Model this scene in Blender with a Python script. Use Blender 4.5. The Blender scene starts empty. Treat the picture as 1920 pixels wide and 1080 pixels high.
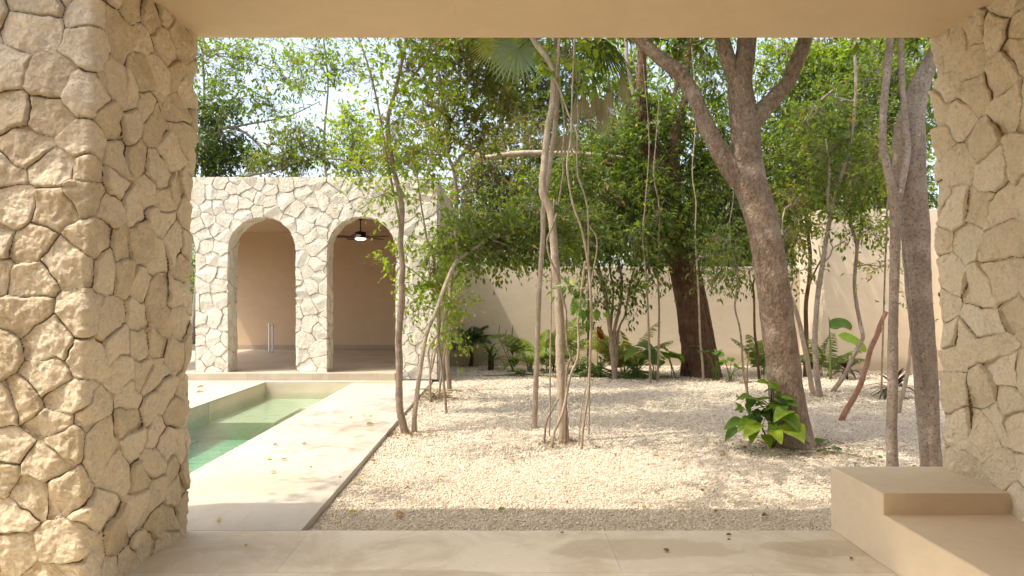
import bpy, math, random
import numpy as np
from mathutils import Vector

F = 1280.0; CX = 945.0; CY = 560.0; EYE = 1.5
GZ = -0.06                       # gravel level
C = bpy.context.scene.collection
rnd = random.Random(7)

def P(px, py, Y):
    """point seen at photo pixel (px,py) standing Y metres away"""
    return np.array([(px - CX) / F * Y, Y, EYE + (CY - py) / F * Y])
def gy(py, z=GZ):                # distance of a ground point seen at row py
    return (EYE - z) * F / (py - CY)

# ------------------------------------------------------------------ noise
def _hash(ix, iy, iz, s):
    h = (ix * 374761393 + iy * 668265263 + iz * 2147483647 + s * 1274126177) & 0xFFFFFFFF
    h = ((h ^ (h >> 13)) * 1103515245) & 0xFFFFFFFF
    h = ((h ^ (h >> 15)) * 2246822519) & 0xFFFFFFFF
    return ((h ^ (h >> 16)) & 0xFFFFFF) / float(0xFFFFFF)
def vnoise(p, s=0):
    i = np.floor(p).astype(np.int64); f = p - i; f = f * f * (3 - 2 * f)
    r = 0
    for dx in (0, 1):
        wx = f[:, 0] if dx else 1 - f[:, 0]
        for dy in (0, 1):
            wy = f[:, 1] if dy else 1 - f[:, 1]
            for dz in (0, 1):
                wz = f[:, 2] if dz else 1 - f[:, 2]
                r = r + wx * wy * wz * _hash(i[:, 0] + dx, i[:, 1] + dy, i[:, 2] + dz, s)
    return r * 2 - 1
def fbm(p, o=4, s=0):
    r = 0; a = 1; t = 0
    for k in range(o):
        r = r + a * vnoise(p * (2 ** k) + 17.3 * k, s + k); t += a; a *= .5
    return r / t
def nrm(v):
    return v / np.maximum(np.linalg.norm(v, axis=-1, keepdims=True), 1e-9)

# ------------------------------------------------------------------ mesh building
class MB:
    def __init__(s):
        s.v = []; s.f = []; s.t = []; s.n = 0
    def add(s, v, f, tint=None):
        v = np.asarray(v, dtype=np.float64).reshape(-1, 3)
        if isinstance(f, np.ndarray): f = [f]
        for a in f:
            if len(a): s.f.append(np.asarray(a, dtype=np.int64) + s.n)
        s.v.append(v); s.n += len(v)
        if tint is None: tint = 0.5
        s.t.append(np.broadcast_to(np.asarray(tint, dtype=np.float32), (len(v),)).copy())
    def build(s, name, mat, parent=None, base=(0, 0, 0), smooth=True, attrs=None):
        base = np.asarray(base, dtype=np.float64)
        V = np.concatenate(s.v) - base
        me = bpy.data.meshes.new(name)
        me.vertices.add(len(V)); me.vertices.foreach_set('co', V.astype(np.float32).ravel())
        tot = sum(a.size for a in s.f); nf = sum(len(a) for a in s.f)
        me.loops.add(tot); me.polygons.add(nf)
        me.loops.foreach_set('vertex_index', np.concatenate([a.ravel() for a in s.f]).astype(np.int32))
        cnt = np.concatenate([np.full(len(a), a.shape[1]) for a in s.f])
        st = np.concatenate([[0], np.cumsum(cnt)[:-1]])
        me.polygons.foreach_set('loop_start', st.astype(np.int32))
        me.update(calc_edges=True)
        me.polygons.foreach_set('use_smooth', np.full(nf, smooth))
        at = me.attributes.new('tint', 'FLOAT', 'POINT')
        at.data.foreach_set('value', np.concatenate(s.t).astype(np.float32))
        if attrs:
            for k, a in attrs.items():
                q = me.attributes.new(k, 'FLOAT', 'POINT'); q.data.foreach_set('value', a.astype(np.float32))
        me.materials.append(mat)
        o = bpy.data.objects.new(name, me); C.objects.link(o)
        if parent is not None: o.parent = parent
        else: o.location = base
        return o

def box(mb, x0, x1, y0, y1, z0, z1, bev=0.0, tint=None):
    if bev <= 0:
        v = [(x, y, z) for x in (x0, x1) for y in (y0, y1) for z in (z0, z1)]
        f = np.array([(0, 1, 3, 2), (4, 6, 7, 5), (0, 4, 5, 1), (2, 3, 7, 6), (0, 2, 6, 4), (1, 5, 7, 3)])
        mb.add(v, f, tint); return
    v = []; idx = {}
    for i, x in enumerate((x0, x1)):
        for j, y in enumerate((y0, y1)):
            for k, z in enumerate((z0, z1)):
                sx, sy, sz = (1 - 2 * i) * bev, (1 - 2 * j) * bev, (1 - 2 * k) * bev
                for a in range(3):
                    idx[(i, j, k, a)] = len(v)
                    v.append((x + (0 if a == 0 else sx), y + (0 if a == 1 else sy), z + (0 if a == 2 else sz)))
    q = []
    for i in (0, 1):
        c = [(i, 0, 0), (i, 1, 0), (i, 1, 1), (i, 0, 1)]; f = [idx[(*t, 0)] for t in c]; q.append(f if i else f[::-1])
        c = [(0, i, 0), (1, i, 0), (1, i, 1), (0, i, 1)]; f = [idx[(*t, 1)] for t in c]; q.append(f[::-1] if i else f)
        c = [(0, 0, i), (1, 0, i), (1, 1, i), (0, 1, i)]; f = [idx[(*t, 2)] for t in c]; q.append(f if i else f[::-1])
    for i in (0, 1):
        for j in (0, 1):
            f = [idx[(i, j, 0, 0)], idx[(i, j, 1, 0)], idx[(i, j, 1, 1)], idx[(i, j, 0, 1)]]; q.append(f if (i + j) % 2 else f[::-1])
            f = [idx[(i, 0, j, 0)], idx[(i, 1, j, 0)], idx[(i, 1, j, 2)], idx[(i, 0, j, 2)]]; q.append(f[::-1] if (i + j) % 2 else f)
            f = [idx[(0, i, j, 1)], idx[(1, i, j, 1)], idx[(1, i, j, 2)], idx[(0, i, j, 2)]]; q.append(f if (i + j) % 2 else f[::-1])
    t = []
    for i in (0, 1):
        for j in (0, 1):
            for k in (0, 1):
                f = [idx[(i, j, k, a)] for a in range(3)]; t.append(f if (i + j + k) % 2 else f[::-1])
    mb.add(v, [np.array(q), np.array(t)], tint)

def smooth_path(pts, step):
    pts = np.asarray(pts, dtype=float)
    if len(pts) == 2: pts = np.array([pts[0], (pts[0] + pts[1]) / 2, pts[1]])
    ext = np.vstack([2 * pts[0] - pts[1], pts, 2 * pts[-1] - pts[-2]])
    out = []
    for i in range(1, len(ext) - 2):
        p0, p1, p2, p3 = ext[i - 1:i + 3]
        n = max(1, int(np.linalg.norm((p2 - p1)[:3]) / step))
        for k in range(n):
            t = k / n
            out.append(.5 * ((2 * p1) + (p2 - p0) * t + (2 * p0 - 5 * p1 + 4 * p2 - p3) * t * t + (3 * p1 - p0 - 3 * p2 + p3) * t ** 3))
    out.append(ext[-2]); return np.array(out)

def tube(mb, pts, rad, seg=8, step=0.08, rough=0.0, flare=0.0, seed=0, cap=True, tint=None):
    """tapered tube through pts; rad: list of radii at pts"""
    rad = np.asarray(rad, float)
    q = smooth_path(np.column_stack([pts, np.interp(np.linspace(0, 1, len(pts)), np.linspace(0, 1, len(rad)), rad)]), step)
    p = q[:, :3]; r = np.maximum(q[:, 3], .0012)
    T = nrm(np.gradient(p, axis=0))
    a = np.array([1., 0, 0]) if abs(T[0][0]) < .8 else np.array([0, 1., 0])
    N = []; n = nrm(np.cross(np.cross(T[0], a), T[0]))
    for t in T:
        n = n - t * np.dot(n, t); n = n / max(np.linalg.norm(n), 1e-9); N.append(n)
    N = np.array(N); B = np.cross(T, N)
    ang = np.linspace(0, 2 * np.pi, seg, endpoint=False)
    ca, sa = np.cos(ang), np.sin(ang)
    L = np.concatenate([[0], np.cumsum(np.linalg.norm(np.diff(p, axis=0), axis=1))])
    R = np.repeat(r[:, None], seg, 1)
    if flare:
        R *= 1 + flare * np.exp(-L / (.9 * r[0] + .02))[:, None] * (1 + .5 * np.sin(ang * 3 + seed)[None])
    d = N[:, None, :] * ca[None, :, None] + B[:, None, :] * sa[None, :, None]
    V = p[:, None, :] + d * R[:, :, None]
    if rough:
        V = V.reshape(-1, 3); rr = R.reshape(-1)
        h = fbm(V * (1.1 / max(r.mean(), .01)) * np.array([1, 1, .6]), 2, seed) * 1.0 + .5 * fbm(V * 22, 2, seed + 5)
        V = V + d.reshape(-1, 3) * (h * rr * rough)[:, None]
        V = V.reshape(len(p), seg, 3)
    n_, m = len(p), seg
    i = np.arange(n_ - 1)[:, None] * m; j = np.arange(m)[None]
    j2 = (j + 1) % m
    fq = np.stack([i + j, i + j2, i + m + j2, i + m + j], -1).reshape(-1, 4)
    V = V.reshape(-1, 3); fs = [fq]
    if cap:
        V = np.vstack([V, p[-1] + T[-1] * r[-1] * .3, p[0]])
        k = n_ * m
        fs.append(np.array([((n_ - 1) * m + a_, (n_ - 1) * m + (a_ + 1) % m, k) for a_ in range(m)]
                           + [((a_ + 1) % m, a_, k + 1) for a_ in range(m)]))
    mb.add(V, fs, tint)
    return p, r

def leaves(mb, pos, d, up, L, W, tint, oval=False, fold=.18, curl=.12):
    """many leaves at once"""
    n = len(pos)
    if n == 0: return
    d = nrm(d); s = nrm(np.cross(d, up)); u = np.cross(s, d)
    L = np.asarray(L).reshape(-1, 1) * np.ones((n, 1)); W = np.asarray(W).reshape(-1, 1) * np.ones((n, 1))
    tip = pos + d * L - u * L * curl
    if oval:
        a = pos + d * L * .28 + u * W * fold; b = pos + d * L * .66 + u * W * fold * .6 - u * L * curl * .4
        V = np.stack([pos, a + s * W * .47, b + s * W * .4, tip, b - s * W * .4, a - s * W * .47], 1).reshape(-1, 3)
        k = np.arange(n)[:, None] * 6
        f = np.concatenate([k + np.array([[0, 1, 2, 3]]), k + np.array([[0, 3, 4, 5]])])
        mb.add(V, f, np.repeat(tint, 6))
    else:
        a = pos + d * L * .45 + u * W * fold
        V = np.stack([pos, a + s * W * .5, tip, a - s * W * .5], 1).reshape(-1, 3)
        k = np.arange(n)[:, None] * 4
        f = np.concatenate([k + np.array([[0, 1, 2]]), k + np.array([[0, 2, 3]])])
        mb.add(V, f, np.repeat(tint, 4))

def twigs(mb, a, b, r):
    """many 3-sided twigs a->b"""
    n = len(a); d = nrm(b - a); s = nrm(np.cross(d, np.array([.3, .5, .8]))); u = np.cross(s, d)
    r = np.asarray(r).reshape(-1, 1) * np.ones((n, 1)); ring = []
    for p, k in ((a, 1.), (b, .45)):
        for t in (0, 2.094, 4.189):
            ring.append(p + (s * math.cos(t) + u * math.sin(t)) * r * k)
    V = np.stack(ring, 1).reshape(-1, 3); k = np.arange(n)[:, None] * 6
    f = np.concatenate([k + np.array([q]) for q in ((0, 1, 4, 3), (1, 2, 5, 4), (2, 0, 3, 5))])
    mb.add(V, f)

def blade(mb, base, az, el, L, W, droop=.6, n=8, prof='lance', fold=.25, twist=0., tint=.5):
    """one long or broad leaf: base point, azimuth, elevation, curving down along its length"""
    t = np.linspace(0, 1, n + 1)
    if prof == 'lance': w = np.sin(np.pi * np.clip(t * .93 + .05, 0, 1)) ** .75
    elif prof == 'strap': w = np.minimum(1, t * 5 + .35) * (1 - t ** 4) ** .8
    elif prof == 'banana': w = np.minimum(1, (t * 6) ** .7 + .08) * (1 - t ** 5) ** .6
    else:  # heart
        w = np.interp(t, [0, .06, .2, .4, .6, .8, .93, 1], [.35, .8, 1.0, .97, .78, .45, .17, 0.0])
    e = el - droop * t ** 1.3
    h = np.array([math.cos(az), math.sin(az)])
    seg = L / n
    x = np.concatenate([[0], np.cumsum(np.cos(e[:-1]) * seg)]); z = np.concatenate([[0], np.cumsum(np.sin(e[:-1]) * seg)])
    mid = np.column_stack([base[0] + h[0] * x, base[1] + h[1] * x, base[2] + z])
    dirv = np.column_stack([h[0] * np.cos(e), h[1] * np.cos(e), np.sin(e)])
    side = np.array([-h[1], h[0], 0.]); upv = np.cross(side, dirv) * -1
    c, s_ = math.cos(twist), math.sin(twist)
    sd = side[None] * c + upv * s_; upv = upv * c - side[None] * s_
    hw = (w * W / 2)[:, None]
    wav = .06 * np.sin(t * 9 + az * 3)[:, None] * hw
    l = mid + sd * hw + upv * (hw * fold + wav); r = mid - sd * hw + upv * (hw * fold - wav)
    l2 = mid + sd * hw * .5 + upv * (hw * fold * .75); r2 = mid - sd * hw * .5 + upv * (hw * fold * .75)
    if prof == 'heart':
        back = nrm(dirv[0:1]) * L * .13
        l[0] = l[0] - back[0] + sd[0] * W * .12; r[0] = r[0] - back[0] - sd[0] * W * .12
        l2[0] -= back[0] * .7; r2[0] -= back[0] * .7
    V = np.stack([l, l2, mid, r2, r], 1).reshape(-1, 3)
    i = np.arange(n)[:, None] * 5; j = np.arange(4)[None]
    f = np.stack([i + j, i + j + 1, i + j + 6, i + j + 5], -1).reshape(-1, 4)
    mb.add(V, f, tint)

# ------------------------------------------------------------------ tagging
def tag(o, label=None, cat=None, group=None, kind=None):
    if label: o['label'] = label
    if cat: o['category'] = cat
    if group: o['group'] = group
    if kind: o['kind'] = kind
    return o
def empty(name, loc, label, cat, group=None):
    o = bpy.data.objects.new(name, None); C.objects.link(o); o.location = loc; o.empty_display_size = .2
    return tag(o, label, cat, group)

# ------------------------------------------------------------------ materials
def mat(name):
    m = bpy.data.materials.new(name); m.use_nodes = True; nt = m.node_tree; nt.nodes.clear()
    return m, nt
class NT:
    def __init__(s, name):
        s.m, s.nt = mat(name); s.n = s.nt.nodes; s.l = s.nt.links
        s.out = s.n.new('ShaderNodeOutputMaterial'); s.co = s.n.new('ShaderNodeTexCoord').outputs['Object']
    def node(s, t, **k):
        x = s.n.new(t)
        for a, b in k.items(): setattr(x, a, b)
        return x
    def link(s, a, b): s.l.new(a, b)
    def setin(s, nd, **k):
        for a, b in k.items():
            i = nd.inputs[a.replace('_', ' ')]
            if hasattr(b, 'is_output'): s.l.new(b, i)
            else: i.default_value = b
        return nd
    def mapping(s, scale=(1, 1, 1), loc=(0, 0, 0), src=None):
        m = s.node('ShaderNodeMapping'); m.inputs['Scale'].default_value = scale; m.inputs['Location'].default_value = loc
        s.link(src or s.co, m.inputs['Vector']); return m.outputs[0]
    def noise(s, scale, detail=5, rough=.55, vec=None, dist=0.):
        n = s.node('ShaderNodeTexNoise'); s.setin(n, Scale=scale, Detail=detail, Roughness=rough, Distortion=dist)
        s.link(vec or s.co, n.inputs['Vector']); return n.outputs['Fac']
    def voro(s, scale, vec=None, feature='F1', rand=1.):
        n = s.node('ShaderNodeTexVoronoi', feature=feature); s.setin(n, Scale=scale, Randomness=rand)
        s.link(vec or s.co, n.inputs['Vector']); return n
    def attr(s, name):
        return s.node('ShaderNodeAttribute', attribute_name=name).outputs['Fac']
    def ramp(s, fac, stops, interp='LINEAR'):
        r = s.node('ShaderNodeValToRGB'); cr = r.color_ramp; cr.interpolation = interp
        while len(cr.elements) < len(stops): cr.elements.new(.5)
        for e, (p, c) in zip(cr.elements, stops): e.position = p; e.color = (*c, 1) if len(c) == 3 else (c[0],) * 3 + (1,)
        s.link(fac, r.inputs[0]); return r.outputs[0]
    def mix(s, fac, a, b, mode='MIX'):
        m = s.node('ShaderNodeMix', data_type='RGBA', blend_type=mode)
        for i, x in ((0, fac), (6, a), (7, b)):
            if hasattr(x, 'is_output'): s.link(x, m.inputs[i])
            else: m.inputs[i].default_value = x if i == 0 else (*x, 1) if len(x) == 3 else x
        return m.outputs[2]
    def math(s, op, a, b=0.):
        m = s.node('ShaderNodeMath', operation=op)
        for i, x in enumerate((a, b)):
            if hasattr(x, 'is_output'): s.link(x, m.inputs[i])
            else: m.inputs[i].default_value = x
        return m.outputs[0]
    def bump(s, h, dist=.01, strength=1., nrm_=None):
        b = s.node('ShaderNodeBump'); s.setin(b, Height=h, Distance=dist, Strength=strength)
        if nrm_: s.link(nrm_, b.inputs['Normal'])
        return b.outputs[0]
    def pbr(s, col, rough=.8, normal=None, spec=.3, **k):
        p = s.node('ShaderNodeBsdfPrincipled')
        for key, v in (('Base Color', col), ('Roughness', rough)):
            if hasattr(v, 'is_output'): s.link(v, p.inputs[key])
            else: p.inputs[key].default_value = (*v, 1) if key == 'Base Color' else v
        p.inputs['Specular IOR Level'].default_value = spec
        for a, b in k.items(): p.inputs[a].default_value = b
        if normal: s.link(normal, p.inputs['Normal'])
        return p
    def done(s, sh): s.link(sh.outputs[0], s.out.inputs[0]); return s.m

def m_stone(name, c0, c1, fine=60, bumpd=.004, jw=.0034, jc=(.20, .135, .08)):
    s = NT(name); t = s.attr('tint'); j = s.attr('joint')
    n1 = s.noise(9, 6, .6); n2 = s.noise(fine, 6, .7)
    col = s.mix(t, c0, c1)
    col = s.mix(s.ramp(n1, [(.35, (0,)), (.7, (1,))]), col, s.mix(.5, col, tuple(x * y for x, y in zip(c1, (1.08, 1.02, .95)))))
    col = s.mix(s.math('MULTIPLY', s.ramp(n2, [(.3, (1,)), (.52, (0,))]), .35), col, tuple(x * .62 for x in c0))
    rust = s.ramp(s.noise(2.6, 4, .6), [(.62, (0,)), (.78, (1,))])
    col = s.mix(s.math('MULTIPLY', rust, .30), col, (c0[0] * .95, c0[1] * .74, c0[2] * .52))
    pits = s.voro(95, rand=1.).outputs['Distance']
    pit = s.ramp(pits, [(.05, (0,)), (.2, (1,))])
    jn = s.math('ADD', j, s.math('MULTIPLY', s.math('SUBTRACT', s.noise(22, 4, .6), .5), -jw * 20))
    jw2 = s.math('MULTIPLY', s.ramp(s.noise(3.3, 2, .5), [(.34, (.55,)), (.6, (1,))]), jw * 20)
    jr = s.math('DIVIDE', jn, jw2); jr = s.ramp(jr, [(.55, (0,)), (1.0, (1,))])
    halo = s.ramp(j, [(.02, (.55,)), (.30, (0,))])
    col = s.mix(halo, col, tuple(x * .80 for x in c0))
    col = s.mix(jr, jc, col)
    h = s.math('ADD', s.math('MULTIPLY', n2, 1.0), s.math('MULTIPLY', n1, 1.6))
    h = s.math('ADD', h, s.math('MULTIPLY', pit, .35))
    h = s.math('ADD', h, s.math('MULTIPLY', s.noise(26, 5, .65, dist=.8), 1.8)); h = s.math('ADD', h, s.math('MULTIPLY', jr, 1.2))
    return s.done(s.pbr(col, .92, s.bump(h, bumpd * 3.2), .12))

def m_plaster(name, c, var=.12, sc=1.2, stain=None, rough=.85, bd=.0012, dirt=False):
    s = NT(name); n = s.noise(sc, 6, .6, dist=.6); n2 = s.noise(sc * 7, 5, .6); n3 = s.noise(180, 3, .6)
    col = s.mix(s.ramp(n, [(.3, (0,)), (.72, (1,))]), tuple(x * (1 - var) for x in c), tuple(min(1, x * (1 + var * .6)) for x in c))
    col = s.mix(s.math('MULTIPLY', s.ramp(n2, [(.45, (0,)), (.7, (1,))]), .25), col, tuple(x * .9 for x in c))
    tw = s.noise(sc * 3, 4, .6, s.mapping((1, 1, 2.2)), 1.8)
    col = s.mix(s.math('MULTIPLY', s.ramp(tw, [(.46, (0,)), (.60, (1,))]), .30), col, tuple(min(1, x * 1.10) for x in c))
    if stain:
        col = s.mix(s.math('MULTIPLY', s.ramp(s.noise(sc * .8, 4, .5, s.mapping((1, 1, .35))), [(.56, (0,)), (.7, (1,))]), .5), col, stain)
    wv = s.node('ShaderNodeVectorMath', operation='ADD'); nn = s.node('ShaderNodeTexNoise'); s.setin(nn, Scale=3.5, Detail=5.); s.link(s.co, nn.inputs['Vector']); s.link(s.co, wv.inputs[0]); s.link(s.mapping((.5, .5, .5), (0, 0, 0), nn.outputs['Color']), wv.inputs[1])
    ck = s.voro(.9, wv.outputs[0], 'DISTANCE_TO_EDGE').outputs['Distance']
    ckm = s.math('MULTIPLY', s.ramp(ck, [(.0, (1,)), (.006, (0,))]), s.ramp(s.noise(1.7, 3, .5), [(.5, (0,)), (.62, (.35,))]))
    col = s.mix(ckm, col, tuple(x * .55 for x in c))
    sp = s.node('ShaderNodeSeparateXYZ'); s.link(s.co, sp.inputs[0])
    low = s.ramp(s.math('ADD', sp.outputs[2], s.math('MULTIPLY', s.noise(5, 5, .65), -.25)), [(-.0, (.55,)), (.16, (0,))])
    if dirt: col = s.mix(low, col, (c[0] * .55, c[1] * .52, c[2] * .46))
    h = s.math('ADD', s.math('MULTIPLY', n2, 3.), n3)
    return s.done(s.pbr(col, rough, s.bump(h, bd), .25))

def m_bark(name, c0, c1, c2, sc=14, stretch=.35, patch=3., bd=.012):
    s = NT(name); v = s.mapping((1, 1, stretch))
    n = s.noise(sc, 8, .7, v, .5); f = s.noise(sc * 5, 4, .7); p = s.noise(patch, 5, .65)
    vo = s.voro(sc * 1.6, v).outputs['Distance']
    col = s.mix(s.ramp(n, [(.32, (0,)), (.66, (1,))]), c0, c1)
    col = s.mix(s.ramp(p, [(.52, (0,)), (.66, (1,))]), col, s.mix(.55, col, c2))
    col = s.mix(s.ramp(f, [(.36, (.75,)), (.5, (0,))]), col, tuple(x * .5 for x in c0))
    lich = s.ramp(s.noise(sc * 2.2, 5, .7), [(.62, (0,)), (.7, (1,))])
    col = s.mix(s.math('MULTIPLY', lich, .55), col, tuple(min(1, x * 1.5) for x in c2))
    h = s.math('ADD', s.math('MULTIPLY', n, 1.5), s.math('ADD', s.math('MULTIPLY', f, .5), s.math('MULTIPLY', vo, .7)))
    return s.done(s.pbr(col, .9, s.bump(h, bd), .15))

def m_leaf(name, stops, rough=.45, trans=.4, tc=1.5, bumpy=False):
    if 'green' in name or 'olive' in name: trans = min(.55, trans + .1); tc = 1.7; stops = [(p, (c[0] * 1.04, c[1] * .96, c[2] * 1.1)) for p, c in stops]
    s = NT(name); t = s.attr('tint'); col = s.ramp(t, stops)
    if bumpy:
        n = s.noise(30, 3, .5); col = s.mix(s.ramp(n, [(.35, (0,)), (.65, (1,))]), s.mix(.25, col, (.02, .05, .01)), col)
        p = s.pbr(col, rough, s.bump(s.noise(25, 2, .5), .006), .4)
    else: p = s.pbr(col, rough, None, .35)
    tr = s.node('ShaderNodeBsdfTranslucent')
    c2 = s.mix(1., col, (1.15 * tc, 1.25 * tc, .45 * tc), 'MULTIPLY'); s.link(c2, tr.inputs[0])
    m = s.node('ShaderNodeMixShader'); m.inputs[0].default_value = trans
    s.link(p.outputs[0], m.inputs[1]); s.link(tr.outputs[0], m.inputs[2]); return s.done(m)

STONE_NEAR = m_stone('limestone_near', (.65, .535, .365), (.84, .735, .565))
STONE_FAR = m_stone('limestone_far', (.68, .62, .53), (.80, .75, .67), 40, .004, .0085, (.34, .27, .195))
CEIL = m_plaster('sand_plaster', (.62, .49, .33), .05, .7)
BENCHM = m_plaster('bench_plaster', (.62, .51, .37), .06, 1.6, (.55, .47, .36))
WALLM = m_plaster('wall_plaster', (.64, .545, .425), .08, .6, (.54, .46, .355), dirt=True)
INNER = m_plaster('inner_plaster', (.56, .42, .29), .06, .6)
SIDEM = m_plaster('side_plaster', (.58, .49, .36), .08, .8, (.44, .38, .29))
def m_deck(name, c, st):
    s = NT(name); a = s.noise(.9, 6, .6, dist=.8); b = s.noise(5, 6, .65, s.mapping((1, .5, 1)), 1.2); f = s.noise(150, 3, .6)
    col = s.mix(s.ramp(a, [(.32, (0,)), (.7, (1,))]), tuple(x * .90 for x in c), tuple(x * 1.07 for x in c))
    col = s.mix(s.math('MULTIPLY', s.ramp(b, [(.47, (0,)), (.64, (1,))]), .40), col, st)
    for (x, y, rx, ry, k) in ((-2.35, 12.3, .55, .16, .75), (-1.9, 12.1, .4, .12, .5), (-2.0, 5.6, .6, .4, .22), (-1.7, 8.2, .25, .7, .2)):
        q = s.node('ShaderNodeVectorMath', operation='SUBTRACT'); s.link(s.co, q.inputs[0]); q.inputs[1].default_value = (x, y, 0)
        ln = s.node('ShaderNodeVectorMath', operation='LENGTH'); s.link(s.mapping((1 / rx, 1 / ry, 0), (0, 0, 0), q.outputs[0]), ln.inputs[0])
        d = s.math('ADD', ln.outputs['Value'], s.math('MULTIPLY', s.math('SUBTRACT', s.noise(4, 5, .65), .5), 1.6))
        col = s.mix(s.math('MULTIPLY', s.ramp(d, [(.75, (1,)), (1., (0,))]), k), col, (.42, .28, .15))
    return s.done(s.pbr(col, .7, s.bump(s.math('ADD', s.math('MULTIPLY', b, 2.), f), .0012), .3))
DECKM = m_deck('deck_plaster', (.47, .42, .35), (.37, .31, .235))

POOLM = m_plaster('pool_plaster', (.54, .47, .35), .12, 1.1, (.46, .36, .23), .6)

def m_floor():
    s = NT('terrace_stone')
    br = s.node('ShaderNodeTexBrick'); br.offset = .37; br.offset_frequency = 2; br.squash = 1.
    s.setin(br, Scale=1., Mortar_Size=.0018, Mortar_Smooth=.1, Bias=0., Brick_Width=1.9, Row_Height=.68)
    s.link(s.mapping((1, 1, 1), (.55, .34, 0)), br.inputs['Vector'])
    br.inputs['Color1'].default_value = (.58, .50, .385, 1); br.inputs['Color2'].default_value = (.68, .60, .475, 1)
    br.inputs['Mortar'].default_value = (.33, .265, .18, 1)
    a = s.noise(1.5, 6, .62, dist=1.2); b = s.noise(6, 7, .65, dist=.8); c = s.noise(45, 4, .6)
    col = s.mix(s.ramp(a, [(.46, (0,)), (.62, (1,))]), br.outputs[0], s.mix(.6, br.outputs[0], (.46, .36, .235)))
    col = s.mix(s.math('MULTIPLY', s.ramp(b, [(.5, (0,)), (.68, (1,))]), .5), col, (.70, .64, .53))
    col = s.mix(s.math('MULTIPLY', s.ramp(c, [(.30, (1,)), (.40, (0,))]), .5), col, (.42, .34, .25))
    # damp patches with outlines of their own
    for (x, y, rx, ry) in ((.82, 4.09, .62, .19), (2.0, 4.1, .45, .16), (-.5, 3.7, .5, .1)):
        sp = s.node('ShaderNodeVectorMath', operation='SUBTRACT'); s.link(s.co, sp.inputs[0]); sp.inputs[1].default_value = (x, y, 0)
        mp = s.mapping((1 / rx, 1 / ry, 0), (0, 0, 0), sp.outputs[0])
        ln = s.node('ShaderNodeVectorMath', operation='LENGTH'); s.link(mp, ln.inputs[0])
        d = s.math('ADD', ln.outputs['Value'], s.math('MULTIPLY', s.math('SUBTRACT', s.noise(3.2, 4, .6), .5), 1.3))
        col = s.mix(s.math('MULTIPLY', s.ramp(d, [(.82, (1,)), (.98, (0,))]), .42), col, (.38, .285, .18))
    return s.done(s.pbr(col, .62, s.bump(s.math('ADD', b, c), .0015), .35))
FLOORM = m_floor()

def m_gravel(ground=False):
    s = NT('gravel_bed' if ground else 'gravel_stone')
    if ground:
        n = s.noise(.8, 5, .6); v = s.voro(62); h = s.math('SUBTRACT', 1., v.outputs['Distance'])
        col = s.mix(s.ramp(n, [(.35, (0,)), (.65, (1,))]), (.46, .38, .28), (.56, .48, .37))
        wht = s.node('ShaderNodeSeparateColor'); s.link(v.outputs['Color'], wht.inputs[0])
        col = s.mix(s.math('MULTIPLY', wht.outputs[0], .5), col, (.70, .63, .51))
        col = s.mix(s.ramp(v.outputs['Distance'], [(.5, (0,)), (.85, (.55,))]), col, (.30, .23, .15))
        return s.done(s.pbr(col, .95, s.bump(s.math('ADD', h, s.math('MULTIPLY', s.noise(30), .5)), .012), .1))
    col = s.ramp(s.attr('tint'), [(0, (.32, .235, .17)), (.14, (.50, .405, .31)), (.5, (.62, .535, .43)), (1, (.75, .685, .59))])
    return s.done(s.pbr(col, .95, s.bump(s.noise(160, 2), .002), .1))
GRAVEL_BED, GRAVEL = m_gravel(True), m_gravel()

BARK_MAIN = m_bark('bark_rough_brown', (.17, .11, .075), (.45, .335, .25), (.60, .49, .39), 26, .6, 2.6, .022)
BARK_DARK = m_bark('bark_dark_red', (.055, .033, .022), (.17, .095, .06), (.25, .15, .10), 16, .5, 2.5, .02)
BARK_GREY = m_bark('bark_smooth_grey', (.24, .18, .14), (.36, .29, .235), (.47, .41, .345), 9, .6, 2.4, .006)
BARK_PALE = m_bark('bark_pale', (.30, .23, .165), (.47, .38, .29), (.58, .50, .41), 18, .4, 5., .005)
BARK_THIN = m_bark('bark_thin_brown', (.19, .135, .10), (.36, .275, .21), (.50, .41, .33), 24, .4, 6., .005)
BARK_RED = m_bark('bark_bare_red', (.25, .12, .075), (.42, .24, .16), (.46, .32, .23), 18, .3, 4., .004)

G = [(0, (.040, .070, .013)), (.35, (.075, .120, .020)), (.7, (.125, .180, .026)), (.93, (.22, .26, .034)), (1, (.34, .22, .045))]
LEAF_MID = m_leaf('leaf_mid_green', G)
LEAF_LIGHT = m_leaf('leaf_light_green', [(0, (.075, .12, .018)), (.4, (.14, .21, .025)), (.8, (.23, .31, .035)), (.95, (.34, .37, .045)), (1, (.40, .22, .05))], .45, .5)
LEAF_DARK = m_leaf('leaf_dark_green', [(0, (.022, .045, .012)), (.4, (.045, .080, .017)), (.8, (.080, .128, .024)), (1, (.15, .18, .03))], .4, .35)
LEAF_OLIVE = m_leaf('leaf_olive_mixed', [(0, (.050, .065, .014)), (.4, (.10, .12, .022)), (.75, (.16, .185, .03)), (.92, (.24, .22, .03)), (1, (.34, .15, .04))], .45, .42)
LEAF_BROAD = m_leaf('leaf_broad', [(0, (.045, .095, .018)), (.4, (.09, .17, .024)), (.8, (.18, .28, .03)), (1, (.30, .38, .035))], .38, .4, 1.4, True)
LEAF_PALM = m_leaf('leaf_palm', [(0, (.05, .09, .035)), (.5, (.14, .20, .06)), (.8, (.24, .28, .10)), (1, (.38, .34, .11))], .45, .3)
LEAF_SILVER = m_leaf('leaf_silver', [(0, (.13, .18, .11)), (.5, (.22, .28, .18)), (1, (.36, .40, .27))], .35, .25, 1.)
LEAF_DRY = m_leaf('leaf_dry', [(0, (.16, .12, .075)), (.5, (.30, .235, .15)), (1, (.50, .42, .30))], .8, .25, .9)
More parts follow.
